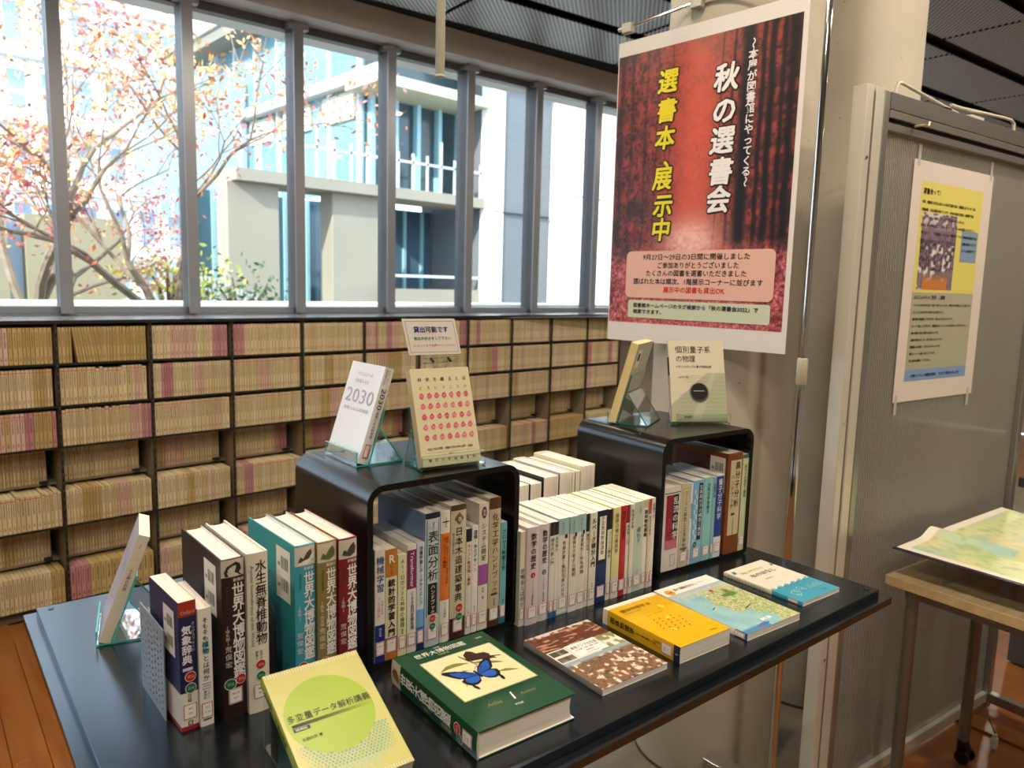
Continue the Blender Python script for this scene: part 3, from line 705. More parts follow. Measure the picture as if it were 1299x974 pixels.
def cube1_books():
    M0 = cube_M(0); z = CT+.0004; g = None; x = .0175
    def bk(i, x, t, h, w, cover, label, title=None, **k): return row_book(M0, x, t, h, w, cover, label, title, z=z, **k)
    bk(1, x, .0205, .214, .148, '#d9d6cf', 'white and blue machine learning textbook, first on the left in the centre cube box', '機械学習', size=.0165, col='#27307a', bands=[(0, .072, '#1d2678', 's')], calla='007.13', callb='',
       extra=lambda b: (b.S.v('データを読み解く', .007, .125, .0052, pc('#b06a5a')), b.S.v('理論と実践', .014, .118, .0052, pc('#b06a5a')), b.S.v('共立出', .010, .067, .0055, WHITE)))
    bk(2, x+.021, .0245, .210, .148, '#d8cfae', 'book with big white R on orange spine head, second in the centre cube box', '統計的学習入門', size=.0152, top=.155, off=.03, bands=[(.158, .210, '#b5762a', 's'), (.035, .042, '#4a3a8a', 's'), (0, .035, '#b5702c', 's')], calla='417', 
       extra=lambda b: (b.S.h('R', .012, .185, .021, WHITE, .02, 'c'), b.S.v('による', .012, .181, .0062, pc('#5a2a12'))))
    bk(3, x+.047, .0180, .196, .135, '#d9d8ac', 'slim pale yellow-green book about robots and society, third in the centre cube box', 'AI・ロボットと共存の倫理', size=.0098, top=.188, off=.005, calla='007.3', low='西垣')
    bk(4, x+.066, .0200, .210, .148, '#d9d6d0', 'white book with a plum spine panel lettered Transformer', None, bands=[(.125, .200, '#7c2456', 's')], calla='007.6',
       extra=lambda b: (b.S.r('Transformer', .010, .197, .0105, WHITE, .02, height=.068), b.S.v('による自然言語処理', .011, .121, .0082, pc('#233a6a'), .01)))
    bk(5, x+.087, .0165, .210, .148, '#c8d2dc', 'thin white to blue book, right of the plum lettered spine', '深層学習とデータサイエンス', size=.0085, top=.204, col='#22375f', bands=[(.02, .045, '#2f6ac0', 's'), (.045, .08, '#6fa0d8', 's'), (0, .02, '#152a60', 's')], calla='007')
    bk(6, x+.1045, .0330, .262, .182, '#c3cbcc', 'thick grey-blue surface analysis handbook with a black title panel', '表面分析', size=.0240, top=.230, off=.01, hard=True, rough=.25, back='#7d9cc0', bands=[(.252, .262, '#1a2c40', 's'), (0, .05, '#b7c6ca', 's')], calla='433', 
       extra=lambda b: (b.S.rect(.006, .065, .026, .126, INK, .0003, 3), b.S.v('ハンドブック', .016, .124, .0098, WHITE, .01, z=.0006), b.S.disc(.016, .240, .006, pc('#d8dde0')), b.S.v('図説', .016, .246, .0058, INK, z=.0006), b.S.rect(.0022, .06, .0042, .25, pc('#3f86a0')), b.S.rect(.028, .06, .030, .25, pc('#3f86a0')), b.dot(.016, .068-.012, .008, '#b52a22'), b.dot(.016, .041, .0075, '#1d6b45')))
    bk(7, x+.1385, .0215, .262, .182, '#e2ddd2', 'white book with a tall orange band on the spine about concrete repair', None, hard=True, bands=[(.085, .218, '#d9742a', 's')], calla='524',
       extra=lambda b: (b.S.v('補修・補強のための調査と設計', .0145, .212, .0066, pc('#5a1a08')), b.S.v('コンクリート構造', .008, .212, .0075, pc('#7a2408'), .01), b.S.v('土木学会', .0105, .25, .005, INK), b.S.rect(.003, .24, .018, .242, INK, .0004, 2), b.S.v('オーム社書店', .0105, .082, .0052, INK)))
    bk(8, x+.1615, .0360, .268, .188, '#c9bfa4', 'thick beige Japanese timber building dictionary with red and green dots', '日本木造建築事典', size=.0182, top=.226, off=.008, hard=True, bands=[(.258, .268, '#4b3d2c', 's'), (0, .042, '#3e2a20', 's')], calla='524.5',
       extra=lambda b: (b.S.poly([(.018, .229), (.029, .242), (.018, .255), (.007, .242)], pc('#6f6344')), b.S.h('日', .018, .2375, .009, WHITE, .02, 'c', z=.0006), b.S.v('構法の変遷と技術', .0055, .215, .0052, pc('#6b5f48')), b.dot(.020, .062, .0095, '#b52a22'), b.dot(.020, .044, .0085, '#1d6b45')))
    bk(9, x+.1985, .0135, .216, .148, '#d8d3c8', 'narrow book with navy head and red title, right of the timber dictionary', 'キリスト教図像と美術', size=.0082, top=.186, col='#a8242c', bands=[(.19, .216, '#1c2338', 's')], calla='702', low='中央')
    bk(10, x+.2125, .0150, .220, .148, '#e4e1da', 'narrow white book with a blue title, left of the purple panelled spine', '建築・水のデザイン', size=.0092, top=.212, col='#263a72', calla='524', low='学芸出')
    bk(11, x+.2285, .0240, .262, .182, '#d9d4c6', 'tall cream book with a plum disc and purple panel on system identification', 'システム同定', size=.0125, top=.222, off=.01, bands=[(.094, .136, '#9a4f9e', 's')], calla='548.3',
       extra=lambda b: (b.S.disc(.0118, .243, .0062, pc('#6a1f3c'), ry=.012), b.S.v('新版', .0118, .25, .0068, WHITE, z=.0006), b.S.v('大松 繁', .0118, .09, .0062, INK)))
    bk(12, x+.2535, .0290, .268, .185, '#c2b596', 'thick tan chemical engineering handbook with brown head and foot', '化学工学ハンドブック', size=.0165, top=.238, off=.005, hard=True, bands=[(.246, .268, '#5b3b20', 's'), (0, .04, '#4f3018', 's')], calla='571',
       extra=lambda b: (b.S.rect(.006, .066, .022, .071, pc('#4b4436'), .0004, 2), b.S.v('朝倉書', .0145, .06, .0052, INK)))
    bk(13, x+.2835, .0160, .214, .148, '#6fb4bd', 'teal process control textbook, last on the right in the centre cube box', 'プロセス制御工学', size=.0105, top=.200, col='#143a46', off=.01, bands=[(0, .03, '#2d6f8a', 's')], calla='571', low='橋本')
cube1_books()

def cube2_books():
    M0 = cube_M(1); z = CT+.0004
    def bk(x, t, h, w, cover, label, title=None, **k): return row_book(M0, x, t, h, w, cover, label, title, z=z, **k)
    bk(.015, .0585, .212, .150, '#d9d0c8', 'widest spine in the right cube box, white with a crimson panel on turbulence', None, hard=True, call=False,
       bands=[], extra=lambda b: (b.S.rect(.008, .055, .051, .192, pc('#8e1f36'), .0002, 6), b.S.rect(.030, .095, .051, .192, pc('#22141c'), .0003, 3), b.S.rect(.008, .055, .051, .078, pc('#b8657a'), .0003, 6), b.S.v('乱流の科学', .0400, .188, .0205, pc('#f0ece8'), .008, z=.0006, pitch=1.06), b.S.v('構造と制御', .019, .135, .0072, pc('#d23a48'), z=.0006), b.S.rect(.001, .196, .057, .198, pc('#5a4a40'), .0003, 6), b.lab.frame(.028, .012, .046, .040, .0009, pc('#b5343a'), .0008)))
    bk(.0745, .0345, .214, .150, '#c9bf9f', 'cream book with an olive foot band, second in the right cube box', 'フーリエ級数と応用解析論', size=.0128, top=.196, off=.0, call=True, hard=True, calla='413.6',
       extra=lambda b: (b.S.frame(.006, .058, .028, .202, .0008, pc('#8a8468'), .0003, 3), b.S.rect(.004, .045, .030, .050, pc('#6f6a48'), .0003, 4)))
    bk(.1100, .0090, .212, .148, '#d5dde0', 'very thin white book with blue checks, left of the pale blue chemistry spine', '物理化学演習', size=.0064, top=.16, col='#31507c', calla='431')
    bk(.1195, .0400, .216, .150, '#7db4d6', 'light blue book with a black title panel, fourth in the right cube box', None, rough=.3, calla='428',
       extra=lambda b: (b.S.rect(.020, .060, .034, .208, INK, .0003, 3), b.S.v('生体高分子の構造と機能', .027, .204, .0118, WHITE, .0, z=.0006), [b.S.rect(.004+.006*(q % 2), .05+q*.013, .010+.006*(q % 2), .063+q*.013, pc('#b8d6e6'), .0003) for q in range(11)], b.dot(.013, .05, .0085, '#1d6b45')))
    bk(.1605, .0325, .218, .150, '#8cc4c4', 'wide pale teal analytical chemistry book in the right cube box', '分析化学実験法', size=.0112, top=.205, col='#1f4a54', calla='433')
    bk(.1940, .0115, .216, .148, '#7fb5bc', 'thin teal and white book, right of the wide pale teal spine', '有機電子論', size=.0072, top=.2, col='#1f3a54', calla='437')
    bk(.2065, .0290, .220, .150, '#d8dde2', 'white book with a deep blue spine panel on molecular science', '量子分子科学', size=.0175, top=.210, col='#e6e8f2', off=.01, calla='431.1', bands=[(.055, .216, '#25408e', 's')])
    bk(.2480, .0600, .270, .192, '#7a431f', 'thick brown polymer analysis handbook with a cream spine panel and barcode label', None, hard=True, calla='578', call=False,
       extra=lambda b: (b.S.rect(.010, .050, .054, .252, pc('#cbbd96'), .0002, 6), b.S.v('高分子分析', .038, .250, .0225, INK, .015, z=.0006, pitch=1.12), b.S.v('ハンドブック', .019, .216, .0150, INK, .01, z=.0006, pitch=1.05), b.S.rect(.020, .104, .034, .110, pc('#3a3226'), .0005, 2), b.S.v('日本分析化学会編', .030, .095, .0058, INK, z=.0005), b.B.rect(.012, .20, .17, .255, pc('#5a2f16')), b.B.h('POLYMER ANALYSIS', .16, .205, .006, pc('#b58a5a'), align='r'), b.barcodes(.008, .165, .05, .092)))
    bk(.3085, .0240, .262, .182, '#c9d2ac', 'tall pale green book, last on the right in the right cube box', '高分子の物性と構造', size=.0095, top=.235, col='#3a4a3a', bands=[(.252, .262, '#4a6a5a', 's')], calla='431.9')
cube2_books()

def middle_books():
    M0 = rotz(1.0266, 1.0501, TZ, -6.2)
    D = [ # x0, thickness, height, cover, title, textcol, bands, label, call
     (.0045, .0140, .203, '#ddd7c6', '生態系とは何か', INK and '#1b1918', [], 'cream book with a short black title, leftmost of the long middle row', '460'),
     (.018, .0330, .210, '#cfc3c6', '数学の歴史', '#2e2a33', [], 'mauve-white mathematics history volume with a red dot, second in the middle row', '410.2'),
     (.0515, .0270, .211, '#d2cccc', '数学の歴史', '#2e2a33', [], 'greyish mathematics history volume with a grey dot, beside its red-dotted twin', '410.2'),
     (.0790, .0135, .211, '#dcd9d2', '線形代数入門', '#2f3136', [(.182, .211, '#26282c', 's'), (0, .018, '#2c5f92', 's')], 'thin white book with black head and blue foot, left of a matching pair', '411'),
     (.0928, .0110, .210, '#dcd9d2', '微分積分', '#2f3136', [(.182, .211, '#26282c', 's'), (0, .018, '#2c5f92', 's')], 'thin white book with black head and blue foot, right of a matching pair', '413'),
     (.1045, .0300, .214, '#e0dccf', '数値計算と線形写像のはなし', '#32342f', [(.178, .214, '#9bc0c4', 's'), (0, .004, '#8fb8bc', 's')], 'widest white spine with a pale blue head in the middle row', '411'),
     (.1350, .0235, .214, '#dfdccf', '偏微分方程式の基礎', '#32342f', [(.176, .214, '#9bc0c4', 's')], 'white spine with pale blue head, second of three pale blue heads', '413'),
     (.1590, .0230, .215, '#dfdccf', '複素解析と特殊関数', '#32342f', [(.176, .215, '#9bc0c4', 's')], 'white spine with pale blue head, third of three pale blue heads', '413'),
     (.1825, .0105, .212, '#dedacb', '集合と位相', '#1b1918', [(.172, .212, '#202022', 's')], 'narrow white spine with a black head between pale blue and white books', '410'),
     (.1935, .0205, .213, '#e2dfd0', 'ルベーグ積分入門', '#1b1918', [], 'plain white spine immediately left of the navy book in the middle row', '413.4'),
     (.2145, .0335, .213, '#191c26', '多変数関数論講義', '#1b1918', [(0, .09, '#1d2f6a', 's')], 'black and navy book with a white title panel, centre of the middle row', '410.8'),
     (.2485, .0140, .211, '#e3e0cf', 'フーリエ解析', '#1b1918', [(.165, .211, '#1c1c1e', 's')], 'white book with a black spine head, right of the navy book', '413'),
     (.2630, .0235, .213, '#dcd79c', '曲面の微分幾何学', '#4a3a5a', [(0, .05, '#d9d5c8', 's')], 'pale yellow book left of the bright red spine', '414'),
     (.2875, .0190, .213, '#b5262a', '解析入門演習', '#3a0c0e', [], 'bright red spine in the middle row', '413'),
     (.3075, .0105, .212, '#e2ddd2', '確率論と応用', '#1b1918', [(.17, .212, '#8c2436', 's')], 'narrow white book with a wine red head, right of the bright red spine', '417'),
     (.3185, .0125, .213, '#dcdac6', '数理統計学', '#1b1918', [], 'narrow off-white book between the wine-headed and pale green spines', '417'),
     (.3315, .0310, .215, '#bccaba', '遺伝子', '#2b3b34', [], 'wide pale green-grey spine near the right end of the middle row', '467'),
     (.3630, .0150, .216, '#e2dfcf', '固体物性理論', '#1b1918', [(.196, .216, '#c9c4a4', 's')], 'white spine right of the wide pale green one', '428'),
     (.3783, .0105, .216, '#dccdb4', '量子力学演習', '#20242c', [(.18, .216, '#b5503a', 's')], 'thin tan book with an orange head near the right cube box', '421'),
     (.3892, .0125, .216, '#e2dcd4', '基礎力学', '#3a2f56', [], 'last white book of the middle row, against the right cube box', '423')]
    for i, (x, t, h, cov, ti, tc_, bands, lab, ca) in enumerate(D):
        def ex(b, i=i, t=t, h=h):
            if i == 1: b.S.disc(t/2, .107, .0062, pc('#b5262e')); b.S.h('1', t/2, .1035, .008, WHITE, .01, 'c', z=.0006); b.S.v('ギリシアから近代まで', t/2, .095, .0042, pc('#4a4650'))
            if i == 2: b.S.disc(t/2, .107, .0058, pc('#5a6a70')); b.S.h('2', t/2, .1035, .008, WHITE, .01, 'c', z=.0006); b.S.v('古代から現代', t/2, .095, .0042, pc('#4a4650'))
            if i in (5, 6, 7): b.S.v('数学入門シリーズ', t*.38, h-.008, .0042, pc('#2c4a50')); b.S.rect(t*.55, h-.045, t*.8, h-.036, INK); b.S.v('理工系の数学', t*.72, .105, .0042, pc('#55574e'))
            if i == 10: b.S.rect(.007, .10, .027, .200, WHITE, .0003, 3)
            if i == 16: b.S.v('入門講座', t*.6, .206, .0045, pc('#4a5a50'))
        sz = {0: .0115, 1: .0150, 2: .0140, 5: .0100, 6: .0098, 7: .0098, 9: .0135, 10: .0108, 12: .0115, 16: .0125}.get(i, min(t*.72, .0105))
        top = h-.012 if i not in (3, 4, 5, 6, 7, 8, 11, 14, 17, 18) else bands[0][0]-.004
        if i == 0: top = .125
        if i == 16: top = .155
        if i == 5: top = .165
        row_book(M0, x, t, h, .148 if i else .13, {12: '#d6cb30', 11: '#d9cf48', 16: '#c4cf6a', 5: '#a9c4c6', 14: '#d9b4a0'}.get(i, cov), lab, ti, spine=cov, low=('', '著者共編', '著者共編')[min(i, 2)] if i in (1, 2) else ('共立' if i in (9, 13, 16) else None), col=tc_, bands=bands, size=sz, top=top, calla=ca, off=.02 if i in (1, 2, 9, 17) else .005, extra=ex, hard=(i in (1, 2)), y=.001+(i*7 % 3)*.001+(.005 if i == 0 else 0))
    # second row standing behind, fore-edges towards us
    Mb = rotz(1.183, 1.226, TZ, -4)
    G = 'books standing with page edges forward behind the middle row'
    for i, (x, t, h, cov, lab) in enumerate([(-.004, .040, .236, '#efece6', 'white-jacketed book, page edges forward, behind the middle row, beside the centre cube'), (.038, .040, .236, '#26262a', 'dark-covered book, page edges forward, second from the centre cube in the back row'), (.080, .053, .246, '#16161a', 'thick black-covered book, page edges forward, middle of the back row'),
                           (.135, .040, .250, '#e6e4de', 'white-covered page block just right of the thick black-covered book'), (.177, .009, .246, '#d8d8d4', 'thinnest pale book in the row behind the middle row'), (.188, .016, .247, '#b9bab4', 'slim grey-covered book beside the big cream book in the back row'), (.206, .050, .257, '#e3dcb8', 'thickest cream book at the right end of the back row')]):
        b = Book('book', lab, 'book', Mb @ frame((x, 0, 0), (0, 1, 0), (0, 0, 1)) @ Matrix.Translation((0, 0, 0)), .182, h, t-.0008, cov, hard=i in (1, 2, 3, 6), bind='R', group=None); b.done()
middle_books()

# ---------------------------------------------------------------- books lying flat
def lime_book():
    b = Book('book', 'lime green and cream data analysis textbook propped on a low clear stand', 'book', book_M_tilt(.4357, .8191, TZ+.030, -6.6, 23.3, .02), .151, .211, .0195, '#bdb868', rough=.35, spine='#a8b63a')
    F = b.F; F.disc(.071, .118, .066, pc('#94ae10', .35), .0002, n=40)
    for i in range(26):
        for j in range(16):
            x = .071+(-13+i)*.0056+(j % 2)*.0028; y = .012+j*.0043
            d = math.hypot(x-.080, y-.082)
            if d < .075 and math.hypot(x-.071, y-.118) > .0665: F.disc(x, y, .0017*min(1, (.078-d)/.03+.35), pc('#4fa8a0' if j > 4 else '#8cc4b4'), .0003, n=5)
    for j in range(3):
        for i in range(36): F.disc(.003+i*.0042, .2095-j*.0028-(i % 2)*.001, .0008, WHITE, .0003, n=5)
    for i in range(36):
        for j in range(2): F.disc(.003+i*.0042, .002+j*.0028, .0009, WHITE, .0003, n=5)
    for i in range(14): F.rect(.012+i*.0088, .110, .012+(i+1)*.0088, .1155, pc(['#1f2410', '#232b10', '#28330f', '#2f3c0f', '#37470e', '#40530e', '#4a600e', '#556d0e', '#5f790e', '#6a860e', '#75920e', '#7f9c0f', '#88a50f', '#90ab10'][i]), .0003)
    F.h('多変量データ解析講義', .008, .1195, .0138, INK, .012, width=.128).rect(.012, .103, .036, .109, INK, .0004).h('増補版', .014, .1042, .0042, WHITE, width=.018, z=.0006).h('永野和男 著', .018, .086, .0058, INK)
    b.S.v('多変量データ解析講義', b.t/2, .19, .0095, INK, .01).rect(.0, .0, .0195, .014, INK, .0004, 3)
    b.call(.016, .014, '417'); b.done()
    # low clear stand
    M = rotz(.4357, .8191, TZ, -6.6); t = thing('acrylic_book_stand', 'low clear acrylic wedge stand under the lime green book', 'book stand', M)
    c, s_ = math.cos(R(23.3)), math.sin(R(23.3)); o = .0205
    pr = [(-.008, .020), (-.004, .012), (0, .0085)]; pr2 = [(0, .0085), (.211*c, .0085+.211*s_-.002), (.211*c+.002, .0005), (.02, .0005)]
    MB().sheet(pr+pr2[1:], .002, .152, .002, ACRC, CLEAREDGE).build('sheet', t)
lime_book()

def green_book():
    W_, H_, T_ = .1915, .267, .045
    b = Book('book', 'large dark green butterfly encyclopedia lying on the table, a blue swallowtail on its cover', 'book', book_M_tilt(.6808, .7751, TZ+T_, -6.3, 0, T_), W_, H_, T_, '#17452c', hard=True, rough=.3, bands=[(.236, .267, '#cfc7b4', 's')])
    F = b.F; w, h = W_, H_
    F.rect(.028, .078, .176, .222, pc('#b4ac8a'), .0002).rect(.030, .080, .174, .220, pc('#e3dfae', .35), .0003)
    F.h('世界大博物図鑑', .012+.072, .2395, .0165, WHITE, .01, 'c', width=.104, z=.0005).h('新装版', .084, .257, .0045, WHITE, align='c').h('荒俣宏 著', .084, .231, .0052, pc('#c9c7a4'), align='c').h('[蟲類]', .170, .246, .0058, pc('#c9c7a4'), align='c')
    F.h('Atlas', .050, .045, .014, pc('#7f7c4a'), slant=.3).h('1', .098, .042, .030, WHITE, .0, 'c', slant=.2).h('Anima', .115, .045, .012, pc('#7f7c4a'), slant=.3).h('平凡社', .098, .026, .0055, WHITE, align='c')
    def butterfly(cx, cy, s, up, lo, edge, ang, name):
        B = Ink(Matrix.Translation((0, 0, b.t)) @ Matrix.Translation((cx, cy, 0)) @ Matrix.Rotation(R(ang), 4, 'Z'))
        top = [(0.03, .10), (.25, .38), (.55, .62), (.95, .80), (1.02, .70), (.88, .40), (.72, .12), (.55, .02), (.05, -.05)]
        inn = [(0.05, .08), (.25, .30), (.50, .48), (.78, .60), (.80, .50), (.68, .24), (.60, .10), (.45, .04), (.06, -.02)]
        bot = [(0.03, -.02), (.55, .04), (.74, -.08), (.72, -.28), (.64, -.42), (.60, -.44), (.62, -.62), (.56, -.78), (.49, -.80), (.48, -.66), (.52, -.50), (.36, -.52), (.16, -.42), (.05, -.2)]
        bin_ = [(0.05, -.05), (.50, .0), (.60, -.08), (.60, -.24), (.52, -.36), (.36, -.42), (.18, -.34), (.07, -.18)]
        for sg in (-1, 1):
            for P, m, z in ((top, edge, .0005), (inn, up, .0007), (bot, edge, .0005), (bin_, lo, .0007)):
                Q = [(sg*x*s, y*s) for x, y in P]; B.poly(Q if sg > 0 else Q[::-1], pc(m, .35), z)
            if up != lo:
                for q in range(4):
                    a = R(12+q*16); Q = [(sg*.1*s, .03*s), (sg*(.1*math.cos(a)+.55*math.cos(a))*s, (.55*math.sin(a))*s), (sg*(.1*math.cos(a)+.52*math.cos(a+.05))*s, (.57*math.sin(a))*s)]
                    B.poly(Q if sg > 0 else Q[::-1], pc('#16264e'), .0008)
        B.disc(0, -.04*s, .055*s, pc('#17151c'), .0009, ry=.22*s); B.disc(0, .2*s, .05*s, pc('#17151c'), .0009)
        for sg in (-1, 1): B.poly([(sg*.01*s, .22*s), (sg*.22*s, .46*s), (sg*.24*s, .45*s)][::sg], pc('#2a2420'), .0008)
        B.build(name, b.root)
    leaf = pc('#7b8440'); leaf2 = pc('#a39a52')
    F.poly([(.042, .176), (.062, .190), (.082, .190), (.104, .178), (.085, .179), (.062, .180)], leaf, .0004).poly([(.104, .178), (.128, .172), (.148, .158), (.156, .148), (.136, .156), (.118, .166)], leaf, .0004).poly([(.125, .128), (.145, .128), (.164, .114), (.145, .119)], leaf, .0004).poly([(.082, .150), (.088, .150), (.06, .118), (.053, .112)], leaf2, .0004).poly([(.100, .20), (.103, .20), (.113, .165), (.11, .165)], pc('#8a6a3a'), .0004)
    F.poly([(.098, .205), (.104, .182), (.108, .183), (.10, .21)], leaf, .0004)
    butterfly(.094, .138, .050, '#2458b8', '#2a5fbe', '#1a1a22', 3, 'blue_butterfly_print')
    # the dark folded butterfly
    F.poly([(.104, .186), (.108, .206), (.120, .216), (.128, .210), (.131, .200), (.146, .196), (.151, .186), (.146, .176), (.152, .172), (.1535, .166), (.148, .170), (.138, .172), (.126, .178), (.110, .181)], pc('#38201f', .35), .0006)
    F.poly([(.146, .180), (.166, .172), (.165, .1705), (.146, .176)], pc('#38201f'), .0007)
    b.S.v(SEKAI, b.t*.58, .232, .0265, pc('#e6e4dc'), .02, pitch=.86, sx=.82).v('[蟲類]', b.t*.2, .16, .0065, pc('#c9c7a4')).v('荒俣宏', b.t*.2, .1, .010, pc('#c9c7a4')).poly([(.01, .24), (.015, .256), (.024, .262), (.034, .254), (.03, .244), (.018, .239)], pc('#7a5a3c'), .0005)
    b.dot(.026, .052, .0095, '#b52a22').dot(.012, .045, .0085, '#1d6b45').call(.012, .022, '480.38', 'A64'); b.done()
green_book()

def town_book():
    W_, H_, T_ = .167, .22, .012
    b = Book('book', 'thin photo book of Southeast Asian dwellings lying between the green and yellow books', 'book', book_M_tilt(.9587, .7684, TZ+T_, -6.1, 0, T_), W_, H_, T_, '#8a8580', rough=.35)
    def fn(u, v):
        n1 = vnoise(u, v, 60, 80, 3); n2 = vnoise(u, v, 22, 26, 4); n3 = vnoise(u, v, 90, 120, 5)
        roofs = mixc(mixc(C3('6d4a38')+0*u[..., None], C3('a8795c'), n1), C3('e2d2bc'), np.clip((n2-.58)*5, 0, 1))
        low = mixc(roofs, C3('4d5a36'), np.clip((n3-.62)*6, 0, 1)*(n2 < .55)); low = mixc(low, C3('2b2522'), np.clip((n1-.72)*6, 0, 1))
        low = mixc(low, C3('8fa3ac'), np.clip((v-.40)*25, 0, 1)*(v < .475))
        mid = mixc(C3('c9c4b8')+0*u[..., None], C3('4a4640'), np.clip((n1-.4)*4, 0, 1)); inr = ((np.abs(u-.13) < .115) & (np.abs((v-.475) % .112-.056) < .042)); mid = mixc(C3('e6e0d2')+0*u[..., None], mixc(C3('4a443c')+0*u[..., None], C3('8a8270'), np.clip(n2*1.3-.2, 0, 1)), inr.astype(float))
        midr = mixc(C3('8a8a5a')+0*u[..., None], C3('e0dccf'), np.clip((n2-.5)*5, 0, 1)); mid = mixc(mid, midr, (u > .6).astype(float))
        topc = mixc(C3('7c3f2a')+0*u[..., None], C3('4a2a20'), n1); topc = mixc(topc, C3('b98a6a'), np.clip((vnoise(u, v, 10, 60, 9)-.62)*6, 0, 1)); topc = mixc(topc, C3('c9c2b4'), np.clip((v-.93)*30+(n2-.6)*3, 0, 1))
        c = mixc(low, mid, (v > .475).astype(float)); c = mixc(c, topc, (v > .70).astype(float)); return c
    picture('cover_picture', b.root, Matrix.Translation((0, 0, T_+.0002)), W_, H_, 110, 150, fn)
    F = b.F; F.rect(.045, .107, .122, .155, WHITE, .0004).frame(.045, .107, .122, .155, .0008, pc('#b9b4a4'), .0005)
    F.h('東南アジアの住居', .0835, .137, .0105, INK, .0, 'c', width=.066, z=.0006).h('その起源・伝播・類型・変容', .0835, .129, .0045, INK, align='c', z=.0006).h('布野修司', .0835, .119, .005, INK, align='c', z=.0006).h('京都大学学術出版', .0835, .1115, .004, INK, align='c', z=.0006)
    b.done()
town_book()

def yellow_book():
    W_, H_, T_ = .149, .21, .033
    b = Book('book', 'thick bright yellow physics textbook lying on the table with a scatter diagram on the cover', 'book', book_M_tilt(1.1572, .7456, TZ+T_, -6.6, 0, T_), W_, H_, T_, '#d8a810', rough=.3, bands=[(.196, .21, '#e8e2cf', 'fs'), (0, .016, '#1d2140', 's')])
    F = b.F; br = pc('#6b4a10')
    F.h('固体物理学 III', .014, .168, .0135, br, .008, width=.085).h('電子物性とその応用', .014, .158, .0052, br).h('イバッハ・リュート 著', .045, .138, .0052, pc('#8a6a1c')).h('石井力・木村忠正 訳', .045, .128, .0052, pc('#8a6a1c')).h('吉岡書店', .105, .014, .0052, br)
    rr = random.Random(4)
    for i in range(5):
        for j in range(5):
            if (i, j) in ((0, 0), (4, 4)): continue
            F.disc(.030+i*.0155+j*.004, .060+j*.0125-i*.001, .0017, INK, .0004, n=8)
            F.rect(.030+i*.0155+j*.004-.004, .0598+j*.0125-i*.001-.003, .030+i*.0155+j*.004+.006, .0602+j*.0125-i*.001-.003, pc('#c9930c'), .0003)
    for q in (0, 1, 2): F.disc(.11-q*.03, .15-q*.045, .008-q*.001, pc('#efc94a', .3), .0002)
    b.S.v('固体物理学', .0165, .188, .0138, INK, .02).v('III', .0165, .115, .012, INK, .02).v('電子物性と応用', .0165, .096, .005, INK).v('吉岡書店刊', .021, .068, .0055, pc('#6b4a10')).v('イバッハ著', .012, .068, .0055, pc('#6b4a10')).h('S', .0165, .004, .009, WHITE, align='c', z=.0006)
    b.call(.02, .022, '428.8', 'Ib'); b.done()
yellow_book()

def map_book():
    W_, H_, T_ = .1815, .2565, .015
    b = Book('book', 'large thin picture map book of a green peninsula lying right of the yellow textbook', 'book', book_M_tilt(1.3419, .7098, TZ+T_, -7.1, 0, T_), W_, H_, T_, '#e6e2d6', rough=.35, bands=[(0, .03, '#2a5c94', 's')])
    def fn(u, v):
        n1 = vnoise(u, v, 45, 60, 13); n2 = vnoise(u, v, 9, 12, 14); n3 = vnoise(u, v, 80, 110, 15)
        sea = mixc(C3('9cc4c4')+0*u[..., None], C3('7fb0b8'), n2); coast = .30+.38*(1-v)*(v > .45)+.25*np.sin(v*7+1.0)*.5+(n2-.5)*.35+(v < .45)*.18
        land = mixc(C3('7fa05a')+0*u[..., None], C3('cdbf8f'), np.clip(n1*1.2-.2, 0, 1)); land = mixc(land, C3('e6e0cc'), np.clip((n3-.62)*6, 0, 1)); land = mixc(land, C3('5a8048'), np.clip((n2-.6)*4, 0, 1)*(v > .55))
        land = mixc(land, C3('b08a62'), np.clip((n3-.8)*8, 0, 1))
        isl = np.clip((u-coast)*18, 0, 1); c = mixc(sea, land, isl)
        c = mixc(c, C3('a8b8bc'), (v > .76).astype(float)); c = mixc(c, mixc(C3('dcd6c4')+0*u[..., None], C3('a9b58c'), n1), ((v > .70) & (v < .80) & (u > .1)).astype(float)*.6)
        c = mixc(c, C3('4a82b0'), np.clip((.07-v)*40, 0, 1)*(u < .45)); c = mixc(c, C3('b2342e'), ((np.abs(u-.62) < .03) & (np.abs(v-.72) < .02)).astype(float)); c = mixc(c, C3('b2342e'), ((np.abs(u-.8) < .02) & (np.abs(v-.66) < .015)).astype(float))
        return mixc(c, C3('ece8dc'), (v > .84).astype(float))
    picture('cover_picture', b.root, Matrix.Translation((0, 0, T_+.0002)), W_, H_, 120, 160, fn)
    F = b.F; F.disc(.022, .228, .013, pc('#dc9a2c'), .0004).h('新版', .022, .225, .006, pc('#7a3a10'), align='c', z=.0006).h('街と道路のはなし', .040, .228, .0135, pc('#2a2624'), .012, width=.075, z=.0006).h('のりもの', .12, .232, .006, pc('#a8342e'), z=.0006)
    F.rect(.08, .022, .112, .030, WHITE, .0004).h('交通社', .096, .0235, .005, INK, align='c', z=.0006).poly([(.10, .082), (.13, .090), (.131, .088), (.101, .080)], pc('#33302c'), .0005).poly([(.03, .115), (.045, .120), (.046, .118), (.031, .113)], pc('#4a463e'), .0005)
    F.poly([(.045, .012), (.075, .018), (.09, .012), (.075, .006)], pc('#2f6cae'), .0004).poly([(.05, .008), (.07, .014), (.072, .012), (.052, .006)], pc('#c23a52'), .0005)
    b.call(.006, .0125, '685'); b.done()
map_book()

